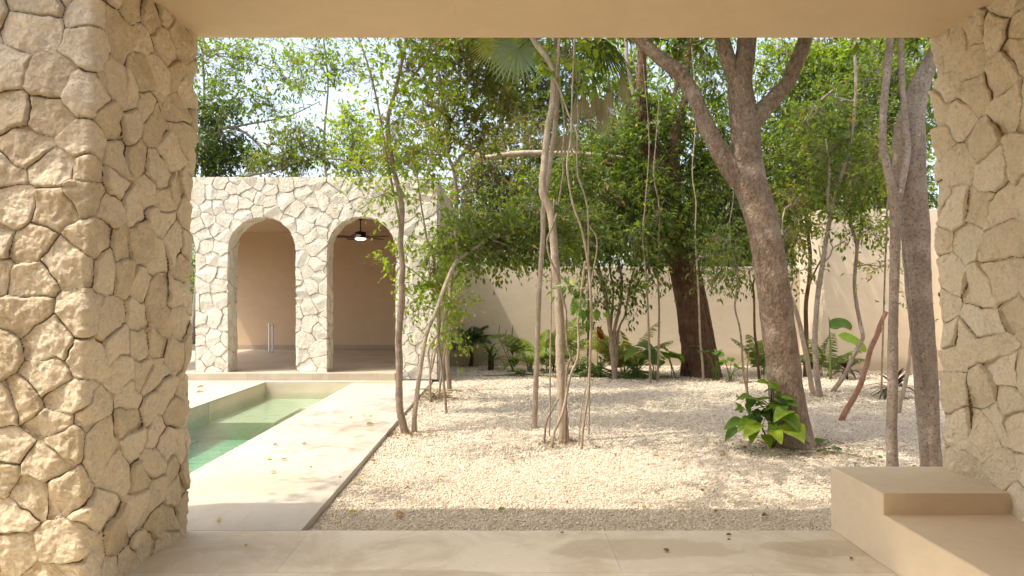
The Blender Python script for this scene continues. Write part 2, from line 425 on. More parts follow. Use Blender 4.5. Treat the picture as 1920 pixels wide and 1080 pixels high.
LEAF_MAROON = m_leaf('leaf_maroon', [(0, (.022, .012, .012)), (.6, (.06, .025, .022)), (.85, (.05, .07, .025)), (1, (.12, .16, .04))], .4, .2)
LEAF_RED = m_leaf('leaf_red', [(0, (.30, .04, .015)), (1, (.42, .10, .03))], .5, .4)
LEAF_FALLEN = m_leaf('leaf_fallen', [(0, (.10, .06, .03)), (.3, (.24, .14, .06)), (.6, (.45, .28, .07)), (.8, (.50, .42, .08)), (1, (.16, .22, .05))], .6, .15)

def simple(name, col, rough=.5, metal=0., spec=.5, em=None):
    s = NT(name); p = s.pbr(col, rough, s.bump(s.noise(90, 2), .0005), spec); p.inputs['Metallic'].default_value = metal
    if em: p.inputs['Emission Color'].default_value = (*em[0], 1); p.inputs['Emission Strength'].default_value = em[1]
    return s.done(p)
WHITE = simple('white_plastic', (.78, .79, .80), .4)
BLACK = simple('black_metal', (.02, .017, .015), .35, .6)
WOODB = simple('dark_wood', (.075, .045, .03), .45)
LAMPM = simple('lamp_diffuser', (.9, .9, .9), .3, 0, .5, ((1, .98, .95), 1.4))

# ------------------------------------------------------------------ masonry
def masonry(V, N, r_min, amp, seed, jointw=.006, warp=.03, aniso=(1, 1, 1.15), tilt=.22, depth=.02, edge=.013, rough=1.):
    """push points V out along N as fitted polygonal stones; returns V', tint, joint"""
    g = np.random.default_rng(seed); A = np.array(aniso)
    cand = V[g.permutation(len(V))[:9000]] * A + g.normal(0, .01, (min(len(V), 9000), 3))
    rr = r_min * g.uniform(.5, 1.45, len(cand)); S = []; R = []
    for c, r in zip(cand, rr):
        if not S or np.all(np.linalg.norm(np.array(S) - c, axis=1) > np.minimum(r, np.array(R)) * .5 + r * .5): S.append(c); R.append(r)
    S = np.array(S); n = len(S)
    Q = V * A
    Q = Q + np.stack([vnoise(V * 5, seed + k) for k in range(3)], 1) * warp + np.stack([vnoise(V * 19, seed + 9 + k) for k in range(3)], 1) * warp * .28
    idx = np.empty(len(V), int); de = np.empty(len(V))
    for a in range(0, len(V), 20000):
        q = Q[a:a + 20000]
        D = ((q ** 2).sum(1)[:, None] + (S ** 2).sum(1)[None] - 2 * q @ S.T)
        o = np.argpartition(D, 3, axis=1)[:, :4]
        d4 = np.take_along_axis(D, o, 1); so = np.argsort(d4, 1); o = np.take_along_axis(o, so, 1); d4 = np.take_along_axis(d4, so, 1)
        i0 = o[:, 0]; e = np.full(len(q), 9.)
        for k in (1, 2, 3):
            e = np.minimum(e, (d4[:, k] - d4[:, 0]) / (2 * np.linalg.norm(S[o[:, k]] - S[i0], axis=1) + 1e-9))
        idx[a:a + 20000] = i0; de[a:a + 20000] = e
    wj = jointw * (.55 + .9 * np.clip(vnoise(V * 3.1, seed + 33) * .5 + .5, 0, 1) ** 1.0)
    e = de - wj
    k = np.clip(e / edge, 0, 1); k = 1 - (1 - k) ** 2.2
    off = g.uniform(-.4, 1., n)[idx]
    tv = g.normal(0, 1, (n, 3)); rel = V - (S / A)[idx]
    tv = tv[idx]; tv = tv - N * (tv * N).sum(1)[:, None]
    t = (rel * tv).sum(1) * tilt * .5
    h = depth * k + amp * (off * .35) * k + np.clip(t, -.03, .03) * k
    tv2 = g.normal(0, 1, (n, 3))[idx]
    facet = np.abs((rel * tv2).sum(1)) * -.09
    h += np.clip(facet, -.02, 0) * k
    h += rough * (fbm(V * 7, 3, seed + 50) * .012 + np.abs(fbm(V * 14, 3, seed + 55)) * .010 + fbm(V * 34, 3, seed + 60) * .006) * (.25 + .75 * k)
    joint = np.clip(de / .05, 0, 1)
    return V + N * h[:, None], g.uniform(0, 1, n)[idx], joint

def grid_faces(nu, nv, closed=False):
    i = np.arange(nu if closed else nu - 1)[:, None]; j = np.arange(nv - 1)[None]
    i2 = (i + 1) % nu
    return np.stack([i * nv + j, i2 * nv + j, i2 * nv + j + 1, i * nv + j + 1], -1).reshape(-1, 4)

def stone_pillar(label, x0, x1, y0, y1, z0, z1, seed, lean, fine_sides, rmin):
    # rounded-rectangle outline, finer on the sides that face the terrace
    c = .014; pts = []; nr = []
    def side(a, b, n_, fine):
        L = math.hypot(b[0] - a[0], b[1] - a[1]); m = max(2, int(L / (.0052 if fine else .03)))
        for k in range(m):
            t = k / m; pts.append((a[0] + (b[0] - a[0]) * t, a[1] + (b[1] - a[1]) * t)); nr.append(n_)
    def corner(cx, cy, a0):
        for k in range(6):
            a = a0 + math.pi / 2 * k / 6; pts.append((cx + c * math.cos(a), cy + c * math.sin(a))); nr.append((math.cos(a), math.sin(a)))
    side((x0 + c, y0), (x1 - c, y0), (0, -1), 'S' in fine_sides); corner(x1 - c, y0 + c, -math.pi / 2)
    side((x1, y0 + c), (x1, y1 - c), (1, 0), 'E' in fine_sides); corner(x1 - c, y1 - c, 0)
    side((x1 - c, y1), (x0 + c, y1), (0, 1), False); corner(x0 + c, y1 - c, math.pi / 2)
    side((x0, y1 - c), (x0, y0 + c), (-1, 0), 'W' in fine_sides); corner(x0 + c, y0 + c, math.pi)
    pts = np.array(pts); nr = np.array(nr); zs = np.arange(z0, z1 + .003, .0060)
    V = np.stack([np.repeat(pts[:, 0:1], len(zs), 1), np.repeat(pts[:, 1:2], len(zs), 1), np.repeat(zs[None], len(pts), 0)], -1).reshape(-1, 3)
    N = np.stack([np.repeat(nr[:, 0:1], len(zs), 1), np.repeat(nr[:, 1:2], len(zs), 1), np.zeros((len(pts), len(zs)))], -1).reshape(-1, 3)
    V2, t, j = masonry(V, N, rmin, .030, seed, .001, .045, tilt=.20, depth=.0145, edge=.012, rough=1.4)
    V2[:, 0] += lean * (V2[:, 2] / z1 - .5)
    mb = MB(); mb.add(V2, grid_faces(len(pts), len(zs), True), t)
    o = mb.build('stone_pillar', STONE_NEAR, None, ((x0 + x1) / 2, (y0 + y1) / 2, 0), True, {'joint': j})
    return tag(o, label, 'pillar', 'rough stone pillars holding up the roof')

stone_pillar('rough stone pillar beside the pool, sunlit on its face towards the terrace', -3.35, -2.02, 3.30, 4.40, 0., 3.185, 11, .07, 'SE', .265)
stone_pillar('rough stone pillar rising behind the stepped plaster bench', 2.83, 4.0, 3.0, 4.43, 0., 3.185, 23, -.09, 'SW', .315)

# ------------------------------------------------------------------ pavilion with arches
PY = 12.7; PTOP = 3.77; PX1 = -1.24; PX0 = -8.2; PT = .46; SPR = 2.39
ARCH = [(-5.14, -3.87), (-3.30, -2.01), (-7.01, -5.74)]
pav = empty('arched_pavilion', ((PX0 + PX1) / 2, PY, 0), 'pale stone pavilion with open arches standing beyond the pool', 'building')
pb = np.array(pav.location)
def facade():
    h = .0125; xs = np.arange(PX0, PX1 + 1e-6, h); zs = np.arange(0, PTOP + 1e-6, h)
    X, Z = np.meshgrid(xs, zs, indexing='ij'); nx, nz = X.shape
    inside = np.zeros(X.shape, bool); Xs, Zs = X.copy(), Z.copy(); Nx = np.zeros_like(X)
    dE = np.full(X.shape, 9.)
    Rx = np.zeros_like(X); Rz = np.zeros_like(X)
    for (a, b) in ARCH:
        c = (a + b) / 2; r = (b - a) / 2
        up = Z > SPR; dx = X - c; dz = np.where(up, Z - SPR, 0)
        d = np.hypot(dx, dz) - r
        d = np.where(Z < .13, 9, d)
        ins = d < 0; inside |= ins
        near = np.abs(d) < .011
        rad = np.maximum(np.hypot(dx, dz), 1e-6)
        Xs = np.where(near, X - dx / rad * d, Xs); Zs = np.where(near & up, Z - dz / rad * d, Zs)
        cl = (np.abs(d) < np.abs(dE)); dE = np.where(cl, d, dE)
        Rx = np.where(cl, -dx / rad, Rx); Rz = np.where(cl, -dz / rad, Rz)
    w = np.clip(1 - np.abs(dE) / .03, 0, 1) * .8
    N = np.stack([Rx * w, -np.ones_like(X), Rz * w], -1)
    er = np.clip(1 - (PX1 - X) / .03, 0, 1)[..., None] * np.array([.8, 0, 0]); N = nrm(N + er)
    V = np.stack([Xs, np.full(X.shape, PY), Zs], -1)
    i = np.arange(nx - 1)[:, None] * nz; j = np.arange(nz - 1)[None]
    f = np.stack([i + j, i + nz + j, i + nz + j + 1, i + j + 1], -1)
    ic = inside & (dE < -.0115)
    bad = ic[:-1, :-1] | ic[1:, :-1] | ic[:-1, 1:] | ic[1:, 1:]
    f = f[~bad].reshape(-1, 4)
    V = V.reshape(-1, 3); N = N.reshape(-1, 3)
    used = np.unique(f); mp = np.full(len(V), -1); mp[used] = np.arange(len(used)); f = mp[f]; V = V[used]; N = N[used]
    parts = [(V, N, f)]
    for (a, b) in ARCH:      # reveals
        c = (a + b) / 2; r = (b - a) / 2; path = []; pn = []
        for z in np.arange(.13, SPR, .016): path.append((a, z)); pn.append((1, 0))
        for t in np.linspace(math.pi, 0, 120): path.append((c + r * math.cos(t), SPR + r * math.sin(t))); pn.append((-math.cos(t), -math.sin(t)))
        for z in np.arange(SPR, .13, -.016): path.append((b, z)); pn.append((-1, 0))
        path = np.array(path); pn = np.array(pn); ys = np.arange(0, PT + .001, .0164)
        w = np.clip(1 - ys / .03, 0, 1) * 1.25
        V = np.stack([np.repeat(path[:, 0:1], len(ys), 1), np.repeat(PY + ys[None], len(path), 0), np.repeat(path[:, 1:2], len(ys), 1)], -1)
        N = np.stack([np.repeat(pn[:, 0:1], len(ys), 1), np.repeat(-w[None], len(path), 0), np.repeat(pn[:, 1:2], len(ys), 1)], -1)
        fr = grid_faces(len(path), len(ys))[:, ::-1]
        parts.append((V.reshape(-1, 3), nrm(N.reshape(-1, 3)), fr))
    # right-hand corner return and the top of the parapet
    ys = np.arange(0, PT, .03); zs2 = np.arange(0, PTOP + .001, .0125)
    V = np.stack([np.full((len(ys), len(zs2)), PX1), np.repeat(PY + ys[:, None], len(zs2), 1), np.repeat(zs2[None], len(ys), 0)], -1)
    w = np.clip(1 - ys / .03, 0, 1)
    N = np.stack([np.ones((len(ys), len(zs2))), np.repeat(-w[:, None], len(zs2), 1), np.zeros((len(ys), len(zs2)))], -1)
    parts.append((V.reshape(-1, 3), nrm(N.reshape(-1, 3)), grid_faces(len(ys), len(zs2))))
    V = np.concatenate([p[0] for p in parts]); N = np.concatenate([p[1] for p in parts])
    V2, t, jn = masonry(V, N, .33, .010, 43, .0014, .05, (1, 1, 1.05), .04, .009, .014, .55)
    mb = MB(); o = 0; fs = []
    for p in parts: fs.append(p[2] + o); o += len(p[0])
    mb.add(V2, fs, t)
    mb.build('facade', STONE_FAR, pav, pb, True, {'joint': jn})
facade()
def part(name, m, *boxes, parent=pav, base=pb, bev=.004):
    mb = MB()
    for b in boxes: box(mb, *b, bev=bev)
    return mb.build(name, m, parent, base, False)
part('side_wall', SIDEM, (PX1 - .22, PX1 + .002, PY + PT - .02, 18.7, -.1, PTOP - .02))
part('rear_wall', INNER, (PX0, PX1 - .225, 18.5, 18.7, -.1, 3.5))
part('inner_side_wall', INNER, (PX1 - .262, PX1 - .222, PY + PT + .003, 18.5, .13, 3.30))
part('far_side_lintel', INNER, (PX0, PX0 + .25, PY + .06, 18.497, 3.0, 3.5))
part('ceiling', INNER, (PX0 + .252, PX1 - .265, PY + PT + .003, 18.497, 3.30, 3.5))
part('roof', SIDEM, (PX0, PX1 - .225, PY + .05, 18.8, 3.505, PTOP - .04))
part('inner_front_wall', INNER, (PX0 + .25, PX1 - .265, PY + PT - .03, PY + PT, 3.04, 3.298), (PX0 + .25, -7.02, PY + PT - .03, PY + PT, .13, 3.035),
     (-5.73, -5.15, PY + PT - .03, PY + PT, .13, 3.035), (-3.86, -3.31, PY + PT - .03, PY + PT, .13, 3.035), (-2.0, PX1 - .265, PY + PT - .03, PY + PT, .13, 3.035))
def m_pfloor():
    s = NT('pavilion_floor_stone'); br = s.node('ShaderNodeTexBrick'); br.offset = .5
    s.setin(br, Scale=1., Mortar_Size=.004, Mortar_Smooth=.1, Bias=0., Brick_Width=1.2, Row_Height=.6); s.link(s.co, br.inputs['Vector'])
    br.inputs['Color1'].default_value = (.40, .33, .25, 1); br.inputs['Color2'].default_value = (.50, .425, .33, 1); br.inputs['Mortar'].default_value = (.30, .24, .17, 1)
    n = s.noise(3, 6, .6, dist=.6); col = s.mix(s.ramp(n, [(.4, (0,)), (.65, (.5,))]), br.outputs[0], (.58, .51, .41))
    return s.done(s.pbr(col, .5, s.bump(n, .002), .4))
PFLOOR = m_pfloor()
part('floor', PFLOOR, (PX0, PX1 - .225, PY + .02, 18.498, -.1, .127))
part('step', PFLOOR, (PX0, -2.01, 12.56, PY + .017, -.1, .13))
part('skirting', m_plaster('skirting_stone', (.40, .32, .25), .1, 2.), (PX0 + .255, PX1 - .265, 18.478, 18.498, .13, .25))

# ceiling fan
fan = empty('ceiling_fan', (P(676, 440, 15.2)[0], 15.2, 3.30), 'black five blade ceiling fan with a lit white lamp hanging behind the second arch', 'ceiling fan')
fl = np.array(fan.location)
def lathe(name, prof, m, parent, base, at, seg=28, smooth=True):
    mb = MB(); pr = np.array(prof); a = np.linspace(0, 2 * np.pi, seg, endpoint=False)
    V = np.stack([pr[:, None, 0] * np.cos(a), pr[:, None, 0] * np.sin(a), np.repeat(pr[:, 1:2], seg, 1)], -1) + np.array(at)
    V = V.transpose(1, 0, 2).reshape(-1, 3); mb.add(V, grid_faces(seg, len(pr), True)[:, ::-1])
    return mb.build(name, m, parent, base, smooth)
lathe('canopy', [(.0, 0), (.075, 0), (.07, -.03), (.03, -.055), (.0, -.055)], BLACK, fan, fl, fl)
lathe('downrod', [(.0, -.05), (.014, -.05), (.014, -.31), (.0, -.31)], BLACK, fan, fl, fl)
lathe('motor_housing', [(.0, -.30), (.05, -.30), (.125, -.325), (.13, -.43), (.10, -.455), (.0, -.455)], BLACK, fan, fl, fl)
lathe('lamp', [(.0, -.45), (.12, -.456), (.118, -.475), (.08, -.497), (.0, -.505)], LAMPM, fan, fl, fl)
for k in range(5):
    a = math.radians(-18 + 72 * k); mb = MB(); d = np.array([math.cos(a), math.sin(a), 0]); s_ = np.array([-d[1], d[0], .22])
    tube(mb, [fl + d * .10 + np.array([0, 0, -.41]), fl + d * .22 + np.array([0, 0, -.425])], [.015, .015], 6)
    pr = [(.18, .05), (.3, .07), (.5, .078), (.62, .075), (.68, .06), (.70, .03)]
    for zt in (0, 1):
        pass
    V = []
    for (r, w) in pr:
        for sg in (-1, 1):
            for zt in (0, -.009): V.append(fl + d * r + s_ * w * sg + np.array([0, 0, -.425 + zt]))
    V = np.array(V); n = len(pr); f = []
    for i in range(n - 1):
        b = i * 4; c = b + 4
        f += [(b, b + 2, c + 2, c), (b + 1, c + 1, c + 3, b + 3), (b, c, c + 1, b + 1), (b + 2, b + 3, c + 3, c + 2)]
    f += [(0, 1, 3, 2), (4 * n - 4, 4 * n - 2, 4 * n - 1, 4 * n - 3)]
    mb.add(V, np.array(f)); mb.build('blade', WOODB, fan, fl, False)
# two white pipes standing on the pavilion floor
for k, (px, lab) in enumerate(((505, 'white plastic pipe stub standing against the back wall inside the arch, left one of two'), (510.5, 'white plastic pipe stub standing against the back wall inside the arch, right one of two'))):
    p = P(px, 662, 17.2); mb = MB(); zt = .13 + .74 - .02 * k
    tube(mb, [(p[0], 17.2 + .03 * k, .13), (p[0], 17.2 + .03 * k, zt)], [.024, .024], 14)
    tube(mb, [(p[0], 17.2 + .03 * k, zt - .06), (p[0], 17.2 + .03 * k, zt + .004)], [.029, .029], 14)
    tag(mb.build('pipe_stub', WHITE, None, (p[0], 17.2, .13)), lab, 'pipe', 'white pipes inside the pavilion')

# ------------------------------------------------------------------ roof, terrace, bench
mb = MB(); box(mb, -3.9, 4.4, 3.12, 4.42, 3.185, 3.62, bev=.012); box(mb, .5, 4.4, 1.503, 3.117, 3.19, 3.615, bev=.012); box(mb, -7, 7, -4.5, 1.5, 3.188, 3.612, bev=.012)  # front strip over the pillars; side and rear parts unseen, added to shade bench
tag(mb.build('roof_slab', CEIL, None, (0, 3.8, 3.185), False), 'smooth sand plastered roof slab spanning both stone pillars, with unseen added parts shading bench and terrace', 'roof')
def sheet(mb, x0, x1, y0, y1, z, nx=1, ny=1):
    X, Y = np.meshgrid(np.linspace(x0, x1, nx + 1), np.linspace(y0, y1, ny + 1), indexing='ij')
    mb.add(np.stack([X, Y, np.full(X.shape, z)], -1).reshape(-1, 3), grid_faces(nx + 1, ny + 1))
mb = MB(); box(mb, -9, 9, -6, 4.42, -.25, 0, bev=.004); o = tag(mb.build('terrace_floor', FLOORM, None, (0, 0, 0), False), kind='structure')
mb = MB(); box(mb, -7, 7, -4.7, -4.5, 0, 3.6); tag(mb.build('rear_wall', CEIL, None, (0, -4.6, 0), False), 'unseen sand plastered wall added behind the viewpoint to keep the terrace shaded', 'wall')  # unseen wall behind the camera, added to hold back light on the terrace
mb = MB(); v = []
prof = [(1.2, 0), (4.45, 0), (4.45, .405), (3.84, .405), (3.84, .285), (1.2, .285)]
b = .006
n = len(prof)
xs = [2.13, 2.13 + b, 3.1]
def inset(pr, d):
    out = []
    for i in range(len(pr)):
        p0, p1, p2 = np.array(pr[i - 1]), np.array(pr[i]), np.array(pr[(i + 1) % len(pr)])
        a = nrm(p1 - p0); c = nrm(p2 - p1); na = np.array([-a[1], a[0]]); nc = np.array([-c[1], c[0]])
        out.append(p1 + (na + nc) * d)
    return out
pi_ = inset(prof, b)
for x, pr in ((2.13, pi_), (2.13 + b, prof), (3.1, prof)):
    for (y, z) in pr: v.append((x, y, z))
f = []
for k in range(2):
    for i in range(n): f.append((k * n + i, (k + 1) * n + i, (k + 1) * n + (i + 1) % n, k * n + (i + 1) % n))
cap = [(0, 1, 4, 5), (1, 2, 3, 4)]
mb.add(v, [np.array(f), np.array(cap)])
tag(mb.build('stepped_bench', BENCHM, None, (2.6, 3.5, 0), False), 'stepped sand plaster bench built against the stone pillar beside the gravel', 'bench')

# ------------------------------------------------------------------ pool, deck, water
PLX, PRX, PNY, PFY = -4.31, -2.71, 5.25, 12.33
DX = -1.32
mb = MB(); zt = -.006
for (x0, x1, y0, y1) in ((PRX, DX, 4.44, 12.555), (-9, PLX, 4.44, 12.555), (PLX, PRX, 4.44, PNY), (PLX, PRX, PFY, 12.555)):
    box(mb, x0, x1, y0, y1, -.30, zt, bev=0)
tag(mb.build('pool_deck', DECKM, None, (0, 0, 0), False), kind='structure')
mb = MB(); sheet(mb, -9, -1.33, 4.415, 4.45, -.03); tag(mb.build('deck_joint', simple('joint_brown', (.22, .12, .08), .9), None, (0, 0, 0)), kind='structure')
mb = MB(); D = -.56; e = .003
box(mb, PLX - .1, PRX + .1, PNY - .1, PFY + .1, D - .1, D)
box(mb, PLX - .12, PLX - e, 9.96, PFY + .05, D, -.305); box(mb, PLX - .24, PLX - .13, PNY, 9.955, D, -.305)
box(mb, PRX + e, PRX + .1, PNY - .05, PFY + .05, D, -.305); box(mb, PLX - .1, PRX + .1, PFY + e, PFY + .1, D, -.305); box(mb, PLX - .1, PRX + .1, PNY - .1, PNY - e, D, -.305)
# rendered faces lining the water's edge
box(mb, PLX - .003, PLX + .004, 9.96, PFY, D, -.03); box(mb, PLX, PRX, PFY - .006, PFY + .002, D, -.025)
box(mb, PRX - .004, PRX + .002, PNY, PFY, D, -.03); box(mb, PLX, PRX, PNY - .002, PNY + .004, D, -.03)
box(mb, PLX + .004, PLX + .95, 9.96, PFY - .006, D, -.31); box(mb, PLX + .952, PRX - .004, 11.25, PFY - .006, D, -.31); box(mb, PLX + .952, PRX - .004, 10.65, 11.248, D, -.36)

tag(mb.build('pool_basin', POOLM, None, (0, 0, 0), False), kind='structure')
def m_water():
    s = NT('pool_water'); fr = s.node('ShaderNodeFresnel'); fr.inputs[0].default_value = 1.33
    v = s.mapping((1, 1.6, 1)); h = s.math('ADD', s.noise(5, 3, .5, v), s.math('MULTIPLY', s.noise(17, 2, .5, v), .3)); bn = s.bump(h, .022)
    s.link(bn, fr.inputs['Normal'])
    gl = s.node('ShaderNodeBsdfGlossy'); gl.inputs['Roughness'].default_value = .02; s.link(bn, gl.inputs['Normal']); gl.inputs[0].default_value = (1, 1, 1, 1)
    tr = s.node('ShaderNodeBsdfTransparent'); m = s.node('ShaderNodeMixShader'); s.link(fr.outputs[0], m.inputs[0]); s.link(tr.outputs[0], m.inputs[1]); s.link(gl.outputs[0], m.inputs[2])
    ab = s.node('ShaderNodeVolumeAbsorption'); ab.inputs[0].default_value = (.26, .76, .66, 1); ab.inputs[1].default_value = .95
    s.link(ab.outputs[0], s.out.inputs['Volume']); return s.done(m)
mb = MB(); box(mb, PLX - .115, PRX + .02, PNY - .02, PFY + .02, D - .02, -.19)
tag(mb.build('pool_water', m_water(), None, (0, 0, 0), False), kind='structure')
# lids set in the deck
lx = P(617, 765, gy(765, 0)); lathe_o = lathe('round_lid', [(.0, .012), (.085, .012), (.092, .006), (.118, .006), (.12, 0), (.12, -.01)], WHITE, None, lx * [1, 1, 0] + [0, 0, zt], lx * [1, 1, 0] + [0, 0, zt], 36)
tag(lathe_o, 'round white skimmer lid on the pale deck near the far end of the pool', 'lid')
q = P(479, 845, gy(845, 0)); mb = MB(); box(mb, q[0] - .11, q[0] + .11, q[1] - .17, q[1] + .17, zt - .01, zt + .004, bev=.002); box(mb, q[0] - .09, q[0] + .09, q[1] - .15, q[1] + .15, zt + .0045, zt + .008, bev=.001)
tag(mb.build('square_lid', WHITE, None, (q[0], q[1], zt), False), 'square white cover plate on the deck beside the near pool edge', 'lid')

# ------------------------------------------------------------------ gravel
def gz(x, y):
    p = np.column_stack([x, y, np.zeros_like(x)])
    return GZ + fbm(p * 1.1, 3, 3) * .018 * np.clip((y - 4.4) / .8, 0, 1) + .0 * x
mb = MB(); xs = np.arange(DX, 13, .1); ys = np.arange(4.425, 17.5, .1); X, Y = np.meshgrid(xs, ys, indexing='ij')
Z = gz(X.ravel(), Y.ravel()).reshape(X.shape); mb.add(np.stack([X, Y, Z], -1).reshape(-1, 3), grid_faces(len(xs), len(ys)))
tag(mb.build('gravel_ground', GRAVEL_BED, None, (0, 0, 0)), kind='structure')
mb = MB(); g = np.random.default_rng(5)
def stones(n, x0, x1, y0, y1, r0, r1):
    x = g.uniform(x0, x1, n); y = g.uniform(y0, y1, n); k = (x < (1100 / F) * y * .95 + .3); x = x[k]; y = y[k]; n = len(x)
    r = g.uniform(r0, r1, n) * g.choice([.7, 1, 1, 1.25], n); z = gz(x, y) + r * g.uniform(-.1, .7, n)
    base = np.array([(1, 0, 0), (-1, 0, 0), (0, 1, 0), (0, -1, 0), (0, 0, 1), (0, 0, -1)], float)
    V = base[None] * g.uniform(.65, 1.25, (n, 6, 1)); V = V * g.uniform(.7, 1.2, (n, 1, 3))
    A = g.normal(size=(n, 3, 3)); Q, _ = np.linalg.qr(A)
    V = np.einsum('nij,nkj->nki', Q, V) * r[:, None, None]; V = V + np.stack([x, y, z], 1)[:, None]
    f = np.array([(0, 2, 4), (2, 1, 4), (1, 3, 4), (3, 0, 4), (2, 0, 5), (1, 2, 5), (3, 1, 5), (0, 3, 5)])
    F_ = (f[None] + (np.arange(n) * 6)[:, None, None]).reshape(-1, 3)
    t = np.clip(g.beta(3, 2.2, n), 0, 1)
    mb.add(V.reshape(-1, 3), F_, np.repeat(t, 6))
stones(84000, DX + .01, 4.2, 4.43, 6.6, .0060, .0102)
stones(70000, DX + .01, 5.8, 6.6, 9.5, .008, .012)
stones(52000, DX + .01, 9.5, 9.5, 15.7, .011, .017)
tag(mb.build('gravel', GRAVEL, None, (0, 0, 0), True), 'pale crushed limestone gravel spread over the garden bed', 'gravel', None, 'stuff')
mb = MB(); n = 5200; x = g.uniform(DX + .05, 9, n); y = 4.45 + 11.2 * g.uniform(0, 1, n) ** .8
pos = np.column_stack([x, y, gz(x, y) + .020]); a = g.uniform(0, 6.28, n)
leaves(mb, pos, np.column_stack([np.cos(a), np.sin(a), g.normal(0, .2, n)]), np.tile([0, 0, 1.], (n, 1)), g.uniform(.012, .045, n), g.uniform(.006, .02, n), g.uniform(0, .35, n) ** 1.)
for (px, py, rr, k) in ((1500, 838, .5, 260), (1452, 838, .35, 160), (1056, 832, .3, 110), (760, 815, .3, 90), (1316, 710, 1.1, 300), (1152, 710, .9, 240), (1540, 745, .6, 160), (1600, 712, .9, 200), (900, 692, 1., 220), (1020, 700, 1., 220), (1230, 712, .9, 200), (842, 735, .5, 120), (1673, 885, .3, 70), (1420, 715, .8, 150), (820, 748, .4, 120)):
    yy = gy(py); xx = (px - CX) / F * yy; x = xx + g.normal(0, rr * .6, k); y = np.minimum(yy + g.normal(0, rr * .5, k), 15.7); x = np.maximum(x, DX + .04); a = g.uniform(0, 6.28, k)
    leaves(mb, np.column_stack([x, y, gz(x, y) + .022]), np.column_stack([np.cos(a), np.sin(a), g.normal(0, .25, k)]), np.tile([0, 0, 1.], (k, 1)), g.uniform(.02, .065, k), g.uniform(.01, .03, k), g.uniform(0, .5, k))
tag(mb.build('leaf_litter', LEAF_FALLEN, None, (0, 0, 0)), 'small brown leaf fragments scattered through the gravel', 'leaf litter', None, 'stuff')
mb = MB(); X, Y = np.meshgrid(np.linspace(-400, 400, 60), np.linspace(-200, 600, 60), indexing='ij')
mb.add(np.stack([X, Y, np.full(X.shape, -1.6)], -1).reshape(-1, 3), grid_faces(60, 60))
FOR = m_plaster('forest_floor', (.12, .10, .06), .3, .4); tag(mb.build('ground', FOR), kind='structure')
mb = MB(); sheet(mb, -30, PX0 - .1, -6, 40, -.09); sheet(mb, PX0 - .1, 30, 17.3, 40, -.09); tag(mb.build('forest_ground', FOR), kind='structure')

# ------------------------------------------------------------------ garden walls
mb = MB(); box(mb, PX1 + .004, 7.21, 15.8, 16.0, -.3, 2.24, bev=.01)
tag(mb.build('garden_wall', WALLM, None, (3, 15.8, 0), False), 'long low cream plaster wall closing the far end of the gravel garden', 'wall')
mb = MB(); wx = P(1545, 500, 14.6)[0]; box(mb, wx, 9.4, 14.6, 14.8, -.3, 3.42, bev=.01); box(mb, wx, wx + .2, 14.803, 16.1, -.3, 3.42, bev=.01)
tag(mb.build('tall_garden_wall', WALLM, None, (wx, 14.6, 0), False), 'taller cream plaster wall dappled with leaf shadow behind the leaning stems', 'wall')
mb = MB(); box(mb, 9.403, 9.6, 2.0, 14.8, -.3, 3.42, bev=.01)
tag(mb.build('side_garden_wall', WALLM, None, (9.5, 8, 0), False), 'cream plaster boundary wall running back from the terrace pillar', 'wall')

